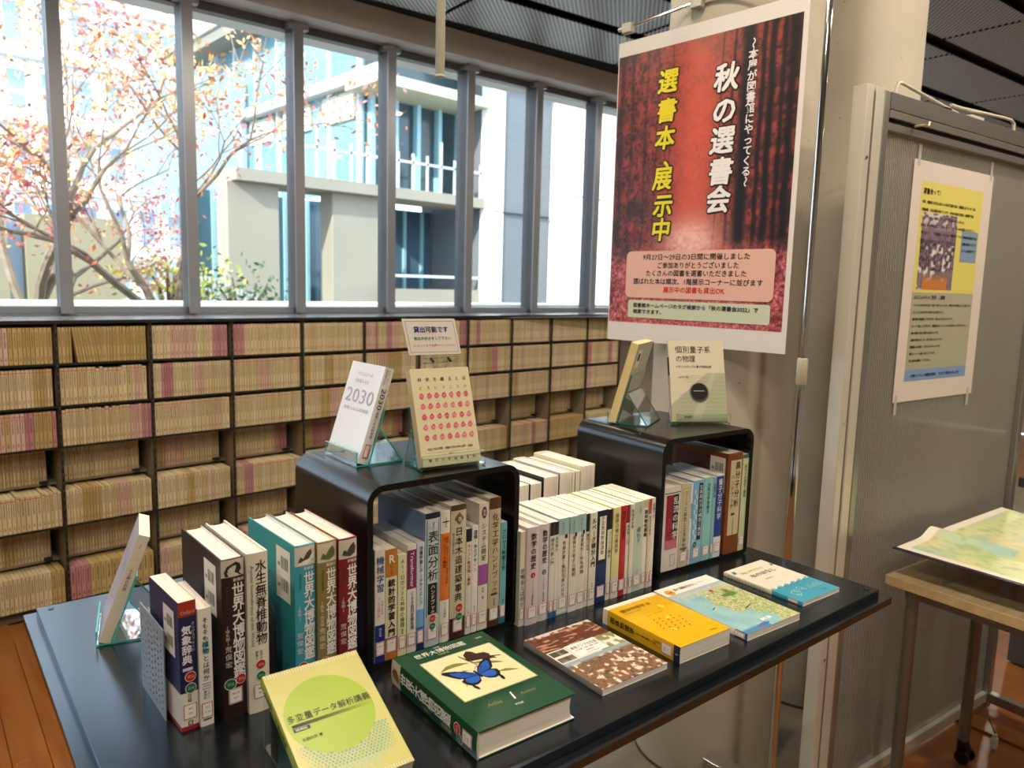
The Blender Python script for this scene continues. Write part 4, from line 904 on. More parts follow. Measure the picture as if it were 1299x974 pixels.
def water_book():
    W_, H_, T_ = .153, .217, .010
    b = Book('book', 'thin cream and turquoise book about water with white waves, rightmost on the table', 'book', book_M_tilt(1.5927, .7146, TZ+T_, -6.3, 0, T_), W_, H_, T_, '#e2dcc8', rough=.35, bands=[(0, .080, '#3f9ab4', 'fsb')])
    F = b.F
    F.h('おもしろサイエンス', .020, .178, .0125, pc('#b59a2c'), .018, width=.088).h('水のはなし', .028, .152, .0185, pc('#2a3f50'), .012, width=.098)
    F.h('東嶋和子 著', .048, .128, .005, INK).h('日刊出版', .105, .016, .005, pc('#123c4c'))
    for j, (yy, m) in enumerate(((.098, WHITE), (.089, WHITE), (.0815, pc('#dff0f2')))):
        P = [(.004+.145*i/40, yy+.0035*math.sin(i*.9+j)) for i in range(41)]
        for a, q in zip(P[:-1], P[1:]): F.poly([a, q, (q[0], q[1]+.0022), (a[0], a[1]+.0022)], m, .0004)
    P = [(.153*i/40, .078+.0035*math.sin(i*.9)) for i in range(41)]
    for a, q in zip(P[:-1], P[1:]): F.poly([(a[0], .0795), (q[0], .0795), (q[0], q[1]+.006), (a[0], a[1]+.006)], pc('#3f9ab4', .4), .00025)
    def ring(x, y, r, n=14):
        for i in range(n):
            a0, a1 = 2*math.pi*i/n, 2*math.pi*(i+1)/n; F.poly([(x+r*math.cos(a0), y+r*math.sin(a0)), (x+r*math.cos(a1), y+r*math.sin(a1)), (x+(r-.0012)*math.cos(a1), y+(r-.0012)*math.sin(a1)), (x+(r-.0012)*math.cos(a0), y+(r-.0012)*math.sin(a0))], pc('#cfe6ea'), .0004)
    for x, y, r in ((.035, .040, .012), (.045, .046, .007), (.066, .052, .008), (.074, .044, .006), (.03, .028, .006)): ring(x, y, r)
    for q in range(5): F.frame(.090+q*.010, .038, .098+q*.010, .048+.006*(q % 2), .0009, pc('#cfe6ea'), .0004)
    F.poly([(.005, .19), (.012, .205), (.020, .200), (.014, .188)], pc('#3a6b9c'), .0004).poly([(.138, .176), (.146, .19), (.150, .178)], pc('#4a7a8c'), .0004)
    b.S.v('おもしろサイエンス水のはなし', b.t/2, .205, .0062, INK, .0, pitch=1.3); b.call(.012, .009, '452'); b.done()
water_book()

# ---------------------------------------------------------------- books stood up on acrylic stands
def stand(label, M, w, tilt, front_lip, depth, apex, th=.003, edge=TEAL, face=ACR, x0=0.0):
    """folded acrylic easel: lip, ledge, back rest rising past an apex leg that comes down behind.
    Local frame: x along the cover, y backwards, z up, origin under the lower edge of the front cover"""
    t = thing('acrylic_book_stand', label, 'book stand', M)
    q = R(tilt); c, s = math.cos(q), math.sin(q)
    MB().sheet([(-.004, .030), (-.004, .001), (depth, .001)], x0, x0+w, th, face, edge).build('base_sheet', t)
    tb = front_lip; y0, z0 = tb*s+.0048, .002
    MB().sheet([(y0, z0), (y0+apex*c, z0+apex*s)], x0, x0+w, th, face, edge).build('back_rest', t)
    MB().sheet([(depth, .002), (y0+apex*.62*c+.004, z0+apex*.62*s)], x0, x0+w, th, face, edge).build('rear_leg', t)
    return t
def stood_books():
    # 2030 book
    W_, H_, T_ = .132, .194, .0205; z = CTOP+.0085
    b = Book('book', 'white book with large grey 2030 on its cover, stood on the centre cube box', 'book', book_M_tilt(.7646, 1.3615, z, -93.3, 71.7, T_), W_, H_, T_, '#e8e6e6', bind='R', rough=.15)
    g = pc('#a8aab2')
    b.F.h('テクノロジーは', .066, .168, .0092, g, .0, 'c', width=.062).h('何を変えるか', .060, .153, .0092, g, .0, 'c', width=.056).h('2030', .066, .112, .041, pc('#b4b6c4'), -.012, 'c', width=.112).h('未来への人材地図', .066, .096, .0085, g, .0, 'c', width=.10)
    b.F.rect(.0, .0, W_, .024, pc('#dfe6ea', .15), .0003).h('日経BP', .066, .009, .0048, INK, align='c', z=.0006)
    b.S.v('テクノロジー', .012, .19, .0052, INK).v('何を変えるか', .006, .19, .0052, INK).r('2030', .0105, .152, .0145, INK, .0, height=.043).v('未来への人材地図', .0105, .105, .0065, INK)
    b.lab.frame(.005, .012, .017, .040, .0009, pc('#a83a34'), .0008); b.call(.013, .011, '334'); b.done()
    stand('turquoise-edged acrylic stand holding the 2030 book', rotz(.7646, 1.3615, CTOP, -93.3), .134, 71.7, T_, .100, .115)
    # cream book with rows of pink strawberries-like dots
    W_, H_, T_ = .1305, .1915, .0185
    b = Book('book', 'cream book with rows of pink dots on its cover, on the centre cube box', 'book', book_M_tilt(.835, 1.126, z, -9.6, 71.6, T_), W_, H_, T_, '#cfc6a2', bind='R', rough=.22, page=mat('cream_pages', '#cabd96', .7))
    for i, ch in enumerate('科学を縮るとは'): b.F.h(ch, .018+i*.0165, .166, .0088, INK, .01, 'c')
    for i, ch in enumerate('どういうことか'): b.F.h(ch, .018+i*.0165, .150, .0075, INK, .005, 'c')
    r = random.Random(2)
    for j in range(5):
        for i in range(7):
            x, y = .018+i*.0165, .137-j*.0205; c = pc(r.choice(('#cf5268', '#d6607a', '#c8485c', '#d97488')))
            n = 9; b.F.poly([(x+(.0052+.0009*math.sin(k*2.4+i+j))*math.cos(2*math.pi*k/n), y+(.0052+.0009*math.cos(k*1.9+i*j))*math.sin(2*math.pi*k/n)) for k in range(n)], c, .0004)
            b.F.poly([(x-.001, y+.004), (x+.001, y+.0065), (x+.003, y+.0045)], pc('#a03040'), .0006)
            for q in range(3): b.F.rect(x-.003+q*.0022, y-.002, x-.0022+q*.0022, y+.001, pc('#e8a0b0'), .0006)
    b.F.h('佐伯胖 藤田仲彦 編', .065, .031, .0055, INK, align='c', width=.10).rect(.010, .0255, .122, .0259, pc('#6b6450')).h('出版会', .065, .0205, .0036, INK, align='c')
    for i, ch in enumerate('東京大学出版会刊'): b.F.h(ch, .018+i*.0138, .0085, .0072, INK, .005, 'c')
    b.done()
    stand('green-edged acrylic stand holding the cream book with pink dots', rotz(.835, 1.126, CTOP, -9.6), .140, 71.6, T_, .075, .12, edge=TEALG, x0=-.002)
    # information card clipped above it
    t = thing('information_card', 'small white card with dotted border clipped above the cream book with pink dots', 'sign', rotz(.86, 1.19, TZ, -9.6))
    zz = .7-.139
    A, B_, C_, D_ = (-.011, -.139), (.106, -.137), (.086, -.065), (-.027, -.068)
    ux = Vector((B_[0]-A[0], 0, 0)).normalized(); cw = .116
    Mc = frame((A[0], 0, .7+A[1]), (1, 0, .0), (-.21, 0.0, 1)); Mc = Matrix(((1, -.205, 0, A[0]), (0, .06, -1, .0), (0, .96, 0, .7+A[1]), (0, 0, 0, 1)))
    b = MB(); b.box(-.001, -.001, -.0022, cw+.001, .0745, -.0012, ACRC, Mc); b.box(0, 0, -.001, cw, .0735, 0, PAPER, Mc); b.build('card', t)
    I = Ink(Mc); n = 30
    for i in range(n):
        for y in (.005, .068): I.rect(.005+i*.106/n, y, .005+(i+.6)*.106/n, y+.0009, INK)
    for i in range(18):
        for x in (.005, .1105): I.rect(x, .005+i*.0635/18, x+.0009, .005+(i+.6)*.0635/18, INK)
    I.h('貸出可能です', cw/2, .047, .013, pc('#1f3a8c'), .025, 'c', width=.076).h('貸出手続きをして下さい', cw/2, .031, .007, pc('#1f6b3c'), .015, 'c', width=.082).h('(スタッフまでお声かけください)', cw/2, .017, .0055, pc('#c9862c'), .01, 'c', width=.092)
    I.build('lettering', t)
    b = MB(); b.box(.02, .001, zz-.030, .096, .003, zz+.004, ACRC); b.tube([(.022, 0, zz-.012), (.096, 0, zz-.010)], .0055, ACRC, 10); b.tube([(.036, -.002, zz-.010), (.044, -.002, zz-.023), (.052, -.002, zz-.026), (.062, -.002, zz-.026), (.070, -.002, zz-.021), (.076, -.002, zz-.010)], .0035, ACRC, 8)
    b.build('clear_clip', t)
    b = MB(); 
    for x in (.038, .077): b.tube([(x, -.006, zz-.013), (x, .004, zz-.008)], .0026, INK, 8)
    b.build('hinge_pin', t)
    b = MB().box(.05, .016, CTOP-TZ+.0025, .062, .018, zz-.027, ACRC).box(.02, .018, CTOP-TZ+.0005, .09, .06, CTOP-TZ+.0025, ACRC).box(.05, .004, zz-.03, .062, .018, zz-.027, ACRC).build('support_strip', t)
    # quantum book
    W_, H_, T_ = .156, .221, .0145
    b = Book('book', 'grey-cream physics book with black disc on its cover, stood on right cube box', 'book', book_M_tilt(1.6604, 1.1353, z, -34.7, 73.2, T_), W_, H_, T_, '#cfc8ae', rough=.35, bands=[(.125, .175, '#3a3a38', 's')])
    b.F.poly([(0, 0), (W_, 0), (W_, .132), (.105, .132), (0, .045)], pc('#a9ab8d'), .0002)
    for q in range(22): b.F.rect(max(.03, .10-q*.003) if q > 12 else .012+q*.001, .006+q*.0056, W_, .0068+q*.0056, pc(['#9aa080', '#b9b898'][q % 2]), .0003)
    b.F.poly([(.05, 0), (.08, 0), (.13, .132), (.118, .132)], pc('#b5b598'), .00035)
    for k, (rr, cc) in enumerate(((.0285, '#8f907a'), (.0265, '#6c6d5e'), (.0245, '#3a3a34'), (.0228, '#0c0c0c'))): b.F.disc(.080, .081-(.0035 if k < 3 else 0), rr, pc(cc), .0004+k*.0001, n=32)
    for q in range(6): b.F.poly([(.064+q*.005, .081), (.0665+q*.005, .084), (.0675+q*.005, .084), (.065+q*.005, .081)], WHITE, .0009).poly([(.0665+q*.005, .084), (.069+q*.005, .081), (.07+q*.005, .081), (.0675+q*.005, .084)], WHITE, .0009)
    b.F.h('個別量子系', .018, .188, .0205, INK, .004, width=.100).h('の物理', .018, .163, .0195, INK, .004, width=.056).h('イオントラップと量子情報処理', .018, .146, .0075, INK, .012, width=.100).h('占部伸二 著', .022, .118, .0055, INK).h('朝倉書店', .034, .010, .0062, INK, .01)
    b.S.v('個別量子系の物理', b.t/2, .212, .0085, INK).rect(.002, .01, .012, .04, pc('#b5343a'), .0003, 2).rect(.003, .011, .011, .039, WHITE, .0005, 2); b.done()
    stand('green-edged acrylic stand holding the quantum physics book', rotz(1.6604, 1.1353, CTOP, -34.7), .150, 73.2, T_, .070, .13, edge=TEALG, x0=.012)
    # book facing away
    W_, H_, T_ = .154, .218, .021
    b = Book('book', 'cream-edged paperback stood on the right cube box facing away towards the windows', 'book', book_M_tilt(1.669, 1.304, z, -157.6, 75.7, T_), W_, H_, T_, '#b9b498', rough=.25, page=mat('yellow_pages', '#d8c48c', .7), back='#a8a894')
    b.B.rect(.02, .15, .06, .2, pc('#cfcab4')).rect(.03, .17, .05, .19, INK, .0004).v('イノベーション戦略論', .09, .2, .008, INK).v('入門', .12, .2, .008, INK); b.done()
    stand('green-edged acrylic stand of the paperback facing the windows', rotz(1.669, 1.304, CTOP, -157.6), .140, 75.7, T_, .105, .135, edge=TEALG, x0=.006)
    # left book on the table
    W_, H_, T_ = .148, .216, .0205
    b = Book('book', 'cream-spined book leaning on a stand at the left end of the table, facing the windows', 'book', book_M_tilt(.406, 1.6527, TZ+.0085, -107.1, 69.4, T_), W_, H_, T_, '#d5cbb6', rough=.3, bind='R', front='#c9c6d4')
    for q in range(9): b.F.v('新しい生活史', .02+q*.013, .19-q*.003, .008, pc('#6a6a8c'))
    b.S.v('人と森の対話', .010, .150, .0072, INK, .0).v('〜', .010, .20, .01, pc('#3a342c')); b.done()
    stand('turquoise-edged acrylic stand holding the leaning book at the left end of the table', rotz(.406, 1.6527, TZ, -107.1), .150, 69.4, T_, .115, .135, x0=-.001)
stood_books()

# ================================================================ POSTER AND ITS STAND
def build_poster():
    X = 2.235; k = X/1.99
    px = 2.25; py = .9527*2.25/2.0
    st = thing('poster_stand', 'tall chrome pole stand whose rod holds up the autumn poster', 'stand', Matrix.Translation((px, py, 0)))
    MB().tube([(0, 0, .05), (0, 0, ZF-.24)], .0125, CHROME, 20).tube([(0, 0, ZF-.24), (0, 0, ZF+1.15)], .0098, CHROME, 20).build('pole', st, True)
    MB().tube([(0, 0, ZF-.285), (0, 0, ZF-.28), (0, 0, ZF-.205), (0, 0, ZF-.20)], [.0135, .0165, .0165, .0135], mat('joint_cream', '#b5ad93', .4), 20).build('joint_collar', st, True)
    MB().box(.0, -.55, .095, .064, .262, .15, ALU, bev=.004).build('foot_bar', st)
    MB().box(-.36, -.06, .0, .12, .0, .095, ALU, bev=.004).build('cross_bar', st)
    zr = ZF+.8222*2.25/2.0+.012
    ytop = 1.6409*2.25/2
    MB().tube([(0, ytop-py, zr), (0, -.10, zr+.055)], .0055, CHROME, 10).tube([(0, ytop-py+.014, zr), (0, ytop-py-.014, zr)], .0075, mat('clip_clear', '#b9b6a8', .3), 10).build('hanging_rod', st, True)
    for yy in (ytop-.03, 1.3572*2.25/2, 1.16):
        zz = zr+(ytop-yy)/(ytop-py+.1)*.055
        c = MB().box(-.014, yy-py-.022, zz-.022, .010, yy-py+.022, zz+.012, mat('clip_clear'), bev=.003).box(-.016, yy-py-.012, zz-.055, -.004, yy-py+.012, zz-.020, ACRC)
        c.build('hanging_clip', st)
    W_, Z0, Z1 = .641*k, ZF-.171*k, ZF+.786*k
    t = thing('hanging_poster', 'large red autumn-forest poster announcing the book selection display', 'poster', frame((X, 1.641*k, Z0), (0, -1, 0), (0, 0, 1)))
    H_ = Z1-Z0
    def warp(x, y): return x*0
    paper = picture('paper_sheet', t, Matrix.Identity(4), W_, H_, 24, 24, lambda u, v: C3('e3ded6')+0*u[..., None], VCM, warp)
    bk = picture('paper_back', t, Matrix.Translation((0, 0, -.0006)), W_, H_, 24, 24, lambda u, v: C3('dcd8d0')+0*u[..., None], VCM, warp)
    # printed photograph (autumn forest path)
    ix, iy, iw, ih = .004*k, .061*k, .622*k, .851*k
    def fn(u, v):
        n1 = vnoise(u, v, 70, 100, 21); n2 = vnoise(u, v, 26, 36, 22); n3 = vnoise(u, v, 10, 14, 23); n4 = vnoise(u, v, 140, 200, 24)
        cx = .49; glow = np.exp(-((u-cx)/.16)**2-((v-.34)/.13)**2); col = np.exp(-((u-cx)/.20)**2)
        c = mixc(C3('4a2422')+0*u[..., None], C3('9a4034'), np.clip(n2*1.2, 0, 1)); c = mixc(c, C3('cf5c46'), col*.85*(v > .25)); c = mixc(c, C3('5a4a30'), np.clip((n3-.5)*3, 0, 1)*.35)
        c = mixc(c, C3('241618'), np.clip((n1-.52)*3, 0, 1)*(1-col*.9)*.7); c = mixc(c, C3('e0503c'), np.clip((n4-.55)*3, 0, 1)*(.35+.4*col))
        # canopy
        c = mixc(c, C3('6d4a34'), np.clip((v-.86)*6, 0, 1)*.5*n3)
        # trunks on the left and right
        for x0, wd, dk, lean in ((.75, .034, 1, 0.0), (.825, .012, .8, 0), (.87, .017, .9, .0), (.925, .012, .8, 0), (.965, .02, .9, 0), (.03, .014, .4, 0), (.10, .010, .35, 0), (.19, .008, .3, 0), (.26, .006, .3, 0), (.68, .008, .6, 0), (.62, .005, .4, 0), (.34, .006, .35, 0)):
            m_ = np.clip(1.4-np.abs(u-x0-.01*(vnoise(u, v, 4, 14, int(x0*999))-.5))/wd, 0, 1)*dk*np.clip((v-.22)*12, 0, 1); c = mixc(c, C3('120d10'), m_)
        c = mixc(c, C3('1c1216'), np.clip((u-.80)*5, 0, 1)*.55*(n2 < .62)*(v > .2))
        # path of fallen leaves
        gr = np.clip((.31-v)*14, 0, 1); lf = mixc(C3('98303c')+0*u[..., None], C3('ee958c'), np.clip(n4*1.2-.1, 0, 1)); lf = mixc(lf, C3('3a1018'), np.clip((np.abs(u-cx)-.28)*3, 0, 1)*np.clip((n1-.3)*2, 0, 1)); c = mixc(c, lf, gr)
        c = mixc(c, C3('ffe0d4'), np.clip(np.exp(-((u-cx)/.15)**2-((v-.31)/.075)**2)*1.15, 0, 1)*(.5+.5*np.clip(n1+.2, 0, 1))); c = mixc(c, C3('f0654a'), np.exp(-((u-cx)/.12)**2-((v-.58)/.28)**2)*(.15+.5*n1)); c = mixc(c, C3('38241c'), np.clip((n3+.5*n2-.8)*3, 0, 1)*np.clip((.36-u)*6, 0, 1)*(v > .22)*.8)
        return c
    picture('printed_photo', t, Matrix.Translation((ix, iy, .0005)), iw, ih, 230, 310, fn, VC, lambda x, y: warp(x+ix, y+iy))
    I = Ink(None, lambda x, y: float(warp(x, y))+.0009)
    def P(u, z): return ((u+.003)*k, (z+.171)*k)
    YL = pc('#f2e21c', .4); DK = pc('#1c0c0e', .4); WH = pc('#f2eeea', .4)
    for s, us, m in (('選書本、展示中', [(.194, .637), (.194, .55), (.193, .468), (.204, .405), (.191, .345), (.197, .262), (.192, .187)], YL), ('秋の選書会', [(.398, .613), (.394, .521), (.395, .437), (.395, .349), (.393, .268)], WH)):
        for ch, (u, z) in zip(s, us):
            x, y = P(u, z); sz = (.078 if m is YL else .086)*k*(.95 if ch != '、' else .8)
            I.h(ch, x-.0*sz, y-.38*sz, sz, DK, .085, 'c', z=.0002, slant=.10); I.h(ch, x, y-.38*sz, sz, m, .034, 'c', z=.0015, slant=.10)
    n = 14; s = '〜本屋が図書館にやってくる〜'
    for i, ch in enumerate(s):
        x, y = P(.482, .690-i*(.690-.312)/13); sz = .030*k
        vs, fs, mx, mn = glyph(ch, .02, 2)
        if ch == '〜': q = [((b_-.38), -(a-.5)) for a, b_ in vs]
        else: q = [(a-.5, b_-.38) for a, b_ in vs]
        I.put([(x+a*sz, y+b_*sz) for a, b_ in q], fs, WH, .0006)
    def rbox(x0, y0, x1, y1, r, m, z):
        pts = []
        for cx, cy, a0 in ((x1-r, y0+r, -90), (x1-r, y1-r, 0), (x0+r, y1-r, 90), (x0+r, y0+r, 180)):
            for q in range(6): a = R(a0+18*q); pts.append((cx+r*math.cos(a), cy+r*math.sin(a)))
        I.poly(pts, m, z)
    a, b_ = P(.068, -.028), P(.592, .121); rbox(*a, *b_, .018*k, pc('#e8b8a4', .5), .0012)
    a, b_ = P(.082, -.093), P(.586, -.036); rbox(*a, *b_, .007*k, pc('#cfd6b8', .5), .0012)
    BK = pc('#2a2220', .5)
    for txt, u0, u1, z, m in (('9月27日〜29日の3日間に開催しました', .134, .513, .094, BK), ('ご参加ありがとうございました', .190, .479, .068, BK), ('たくさんの図書を選書いただきました', .148, .505, .0435, BK), ('選ばれた本は順次、1階展示コーナーに並びます', .098, .558, .0175, BK), ('展示中の図書も貸出OK', .218, .438, -.008, pc('#d4202c', .5))):
        x, y = P(u0, z); I.h(txt, x, y, .0205*k, m, .018, 'l', z=.0018, width=(u1-u0)*k)
    for txt, u0, u1, z in (('図書館ホームページのタグ検索から「秋の選書会2022」で', .103, .549, -.058), ('検索できます。', .103, .215, -.078)):
        x, y = P(u0, z); I.h(txt, x, y, .0155*k, BK, .022, 'l', z=.0018, width=(u1-u0)*k)
    I.build('lettering', t)
build_poster()

# ================================================================ CORRUGATED PARTITION ON THE RIGHT
def build_partition():
    Pm = rotz(2.7727, .9738, 0, -8.3)
    t = thing('partition_screen', 'aluminium-framed corrugated translucent partition screen on the right, with a notice taped on', 'partition', Pm)
    zt = ZF+.632
    al = mat('partition_aluminium', '#a8a59c', .32, .75); cr = mat('partition_cream', '#d8d4c4', .35, .3); dk = mat('partition_grey', '#6e6b64', .45, .5)
    for x0, x1, m in ((-.372, -.335, cr), (-.322, -.275, cr), (-.273, -.240, al)):
        MB().box(x0, -.025, 0, x1, .025, zt+(.0 if m is al else .004), m, bev=.003).build('post', t)
    MB().box(-.336, -.018, 0, -.32, .018, zt-.01, dk).box(-.275, -.012, 0, -.272, .02, zt-.01, dk).build('post_groove', t)
    MB().box(.975, -.025, 0, 1.015, .025, zt, al, bev=.003).build('post', t)
    MB().box(-.24, -.028, zt-.052, .975, .028, zt+.0, dk, bev=.003).box(-.24, -.030, zt-.078, .975, .022, zt-.055, al, bev=.002).box(-.24, -.020, zt-.092, .975, .020, zt-.078, BLACKEDGE).box(-.24, -.024, zt-.115, .975, .024, zt-.092, al, bev=.002).build('top_rail', t)
    MB().box(-.24, -.022, .03, .975, .022, .075, cr, bev=.003).build('bottom_rail', t)
    # ribbed twin-wall sheet
    m = bpy.data.materials.new('twinwall'); m.use_nodes = True; n = m.node_tree; n.nodes.clear(); N = n.nodes.new; L = n.links.new
    o = N('ShaderNodeOutputMaterial'); tr = N('ShaderNodeBsdfTransparent'); tr.inputs[0].default_value = (.78, .76, .72, 1)
    rf = N('ShaderNodeBsdfRefraction'); rf.inputs['IOR'].default_value = 1.02; rf.inputs['Roughness'].default_value = .35; rf.inputs[0].default_value = (.85, .83, .8, 1)
    df = N('ShaderNodeBsdfDiffuse'); df.inputs[0].default_value = (.85, .84, .81, 1); tl = N('ShaderNodeBsdfTranslucent'); tl.inputs[0].default_value = (.9, .9, .88, 1)
    gl = N('ShaderNodeBsdfGlossy'); gl.inputs['Roughness'].default_value = .16; gl.inputs[0].default_value = (.8, .8, .8, 1)
    def mx(a, b, f):
        q = N('ShaderNodeMixShader'); q.inputs[0].default_value = f; L(a.outputs[0], q.inputs[1]); L(b.outputs[0], q.inputs[2]); return q
    base = mx(mx(df, tl, .38), rf, .22); base = mx(base, tr, .06); out = mx(base, gl, .22)
    tc = N('ShaderNodeTexCoord'); wv = N('ShaderNodeTexWave'); wv.inputs['Scale'].default_value = 42; wv.bands_direction = 'X'; L(tc.outputs['Object'], wv.inputs['Vector'])
    bp = N('ShaderNodeBump'); bp.inputs['Strength'].default_value = .5; bp.inputs['Distance'].default_value = .003; L(wv.outputs['Fac'], bp.inputs['Height'])
    for q in (rf, df, gl, tl): L(bp.outputs['Normal'], q.inputs['Normal'])
    L(out.outputs[0], o.inputs[0])
    MB().add([(-.24, 0, .075), (.975, 0, .075), (.975, 0, zt-.115), (-.24, 0, zt-.115)], [(0, 1, 2, 3)], m).build('ribbed_sheet', t)
    rb = MB(); rm = glass_mat('rib', '#d9d6cf', .06, .1, .12)
    q = -.236
    while q < .972: rb.box(q, -.0045, .075, q+.0007, -.0005, zt-.115, rm); q += .0105
    rb.build('ribs', t)['kind'] = 'stuff'
    # bent hanger rods on the top, a hook in the slot, screws
    zz = zt
    rm = mat('rod_cream', '#c9c4b0', .35)
    MB().tube([(-.17, 0, zz-.01), (-.17, 0, zz+.03), (-.16, 0, zz+.045), (-.14, 0, zz+.048), (.20, 0, zz+.012), (.28, 0, zz+.003)], .0055, rm, 10).build('hanger_rod', t, True)
    MB().tube([(.19, 0, zz+.03), (.26, 0, zz+.03), (.60, 0, zz+.045), (.66, 0, zz+.045), (.685, 0, zz+.035), (.69, 0, zz-.01)], .0055, rm, 10).build('hanger_rod', t, True)
    MB().box(.12, -.02, zz, .16, .02, zz+.010, BLACKEDGE, bev=.002).box(.30, -.02, zz, .40, .02, zz+.012, rm, bev=.003).build('rod_clip', t)
    MB().tube([(-.09, -.028, zz-.085), (-.09, -.045, zz-.085), (-.07, -.05, zz-.082), (-.045, -.05, zz-.082), (-.04, -.05, zz-.068)], .0042, mat('hook_metal', '#b8ac8c', .3, .6), 8).build('hook', t, True)
    b = MB()
    for z in (ZF+.42, ZF-.41, .6): b.tube([(-.352, -.0255, z), (-.352, -.028, z)], .005, CHROME, 10)
    b.build('screw', t)
    MB().box(.975, -.40, .03, 1.015, .20, .072, al, bev=.003).build('foot_bar', t)
    # taped notice
    W_, H_ = .580, .828; x0, z0 = -.030, ZF-.372
    nt_ = thing('notice_sheet', 'A1-size white notice with yellow and grey text panels taped to the partition', 'notice', Pm @ frame((x0, -.0065, z0), (1, 0, 0), (0, 0, 1)))
    MB().box(0, 0, -.0008, W_, H_, 0, mat('notice_paper', '#d9cdc4', .6)).build('paper', nt_)
    I = Ink(None)
    I.rect(.062, .385, .510, H_-.065, pc('#d9cf6a', .6)).rect(.062, .112, .510, .385, pc('#a9a68f', .6)).rect(.062, .072, .510, .112, pc('#7c98c4', .6), .0004).rect(.375, .50, .500, .612, pc('#7f97b4', .6), .0005)
    T1 = ['毎年、図書館では学生の皆さんの視点で図書を選び、図書館に並べたい本（主に', '教養図書）を選ぶ機会を設けています。今年度は書店に出向き、図書館で利用', 'してほしい本を「選書会」で、のびのびと選んでもらいました。', '当日は、多くの学生さんにご参加いただき、たくさんの本を選書いただきました。', '「楽しかった！」「また参加したい」という感想も多くいただきました。', 'ご参加いただいた皆さま、ありがとうございました。']
    I.h('選書会って？', .075, .722, .022, INK, .02, res=1)
    for i, s in enumerate(T1): I.h(s, .075, .690-i*.026, .0115, INK, .02, width=min(.43, .0113*len(s)*.95), res=1)
    I.h('みなさんからのご意見・ご要望', .075, .362, .0155, INK, .02, res=1, width=.22)
    T2 = ['いろいろな本を手に取って選べて楽しかったです。来年もぜひ参加したいと思います。', 'たくさんの本の中から選ぶのは大変でした。', '専門書や実用書なども手に取って選べたのがよかったです。', 'ゆっくり選ぶことができて、普段読まないジャンルの本も知ることができました。', '他の学部の先生の紹介も読みたいです。', '会場の案内をもう少し早く知りたかったです。', '図書館の本が新しくなるのはうれしいです。', '展示コーナーも楽しみにしています。', 'また来年も開催してください。']
    for i, s in enumerate(T2): I.h(s, .080, .336-i*.0245, .0105, INK, .02, width=min(.42, .0108*len(s)), res=1)
    I.h('今後のイベント情報は館内、ブログでお知らせします', .10, .085, .013, pc('#1f2f5c'), .02, width=.36, z=.0008, res=1)
    for i, s in enumerate(['今回の選書会では', '図書を展示しました', 'たくさん貸出中です']): I.h(s, .383, .585-i*.024, .011, INK, .02, width=.105, z=.0008, res=1)
    I.build('lettering', nt_)
    def fn(u, v):
        n1 = vnoise(u, v, 16, 22, 31); n2 = vnoise(u, v, 34, 44, 32)
        c = mixc(C3('8a7684')+0*u[..., None], C3('5f4f5c'), n1); c = mixc(c, C3('c9c2c4'), np.clip((v-.74)*6, 0, 1)*(n1 > .5)); c = mixc(c, C3('2e2a34'), np.clip((n2-.45)*4, 0, 1)*((v > .25) & (v < .62)))
        c = mixc(c, C3('dcd4cf'), np.clip((n1-.6)*5, 0, 1)*((v < .6))); return mixc(c, C3('c07a3c'), np.clip((.22-v)*9, 0, 1)*(np.abs(u-.5) < .36))
    picture('printed_photo', nt_, Matrix.Translation((.085, .395, .0006)), .25, .265, 50, 54, fn, VCM)
    b = MB()
    for x, y in ((.02, H_-.02), (W_-.03, H_-.02), (.01, -.045), (W_-.04, -.045)): b.box(x, y, .0003, x+.018, y+.07, .0006, mat('tape', '#b9b4aa', .3))
    b.build('clear_tape', nt_)
build_partition()

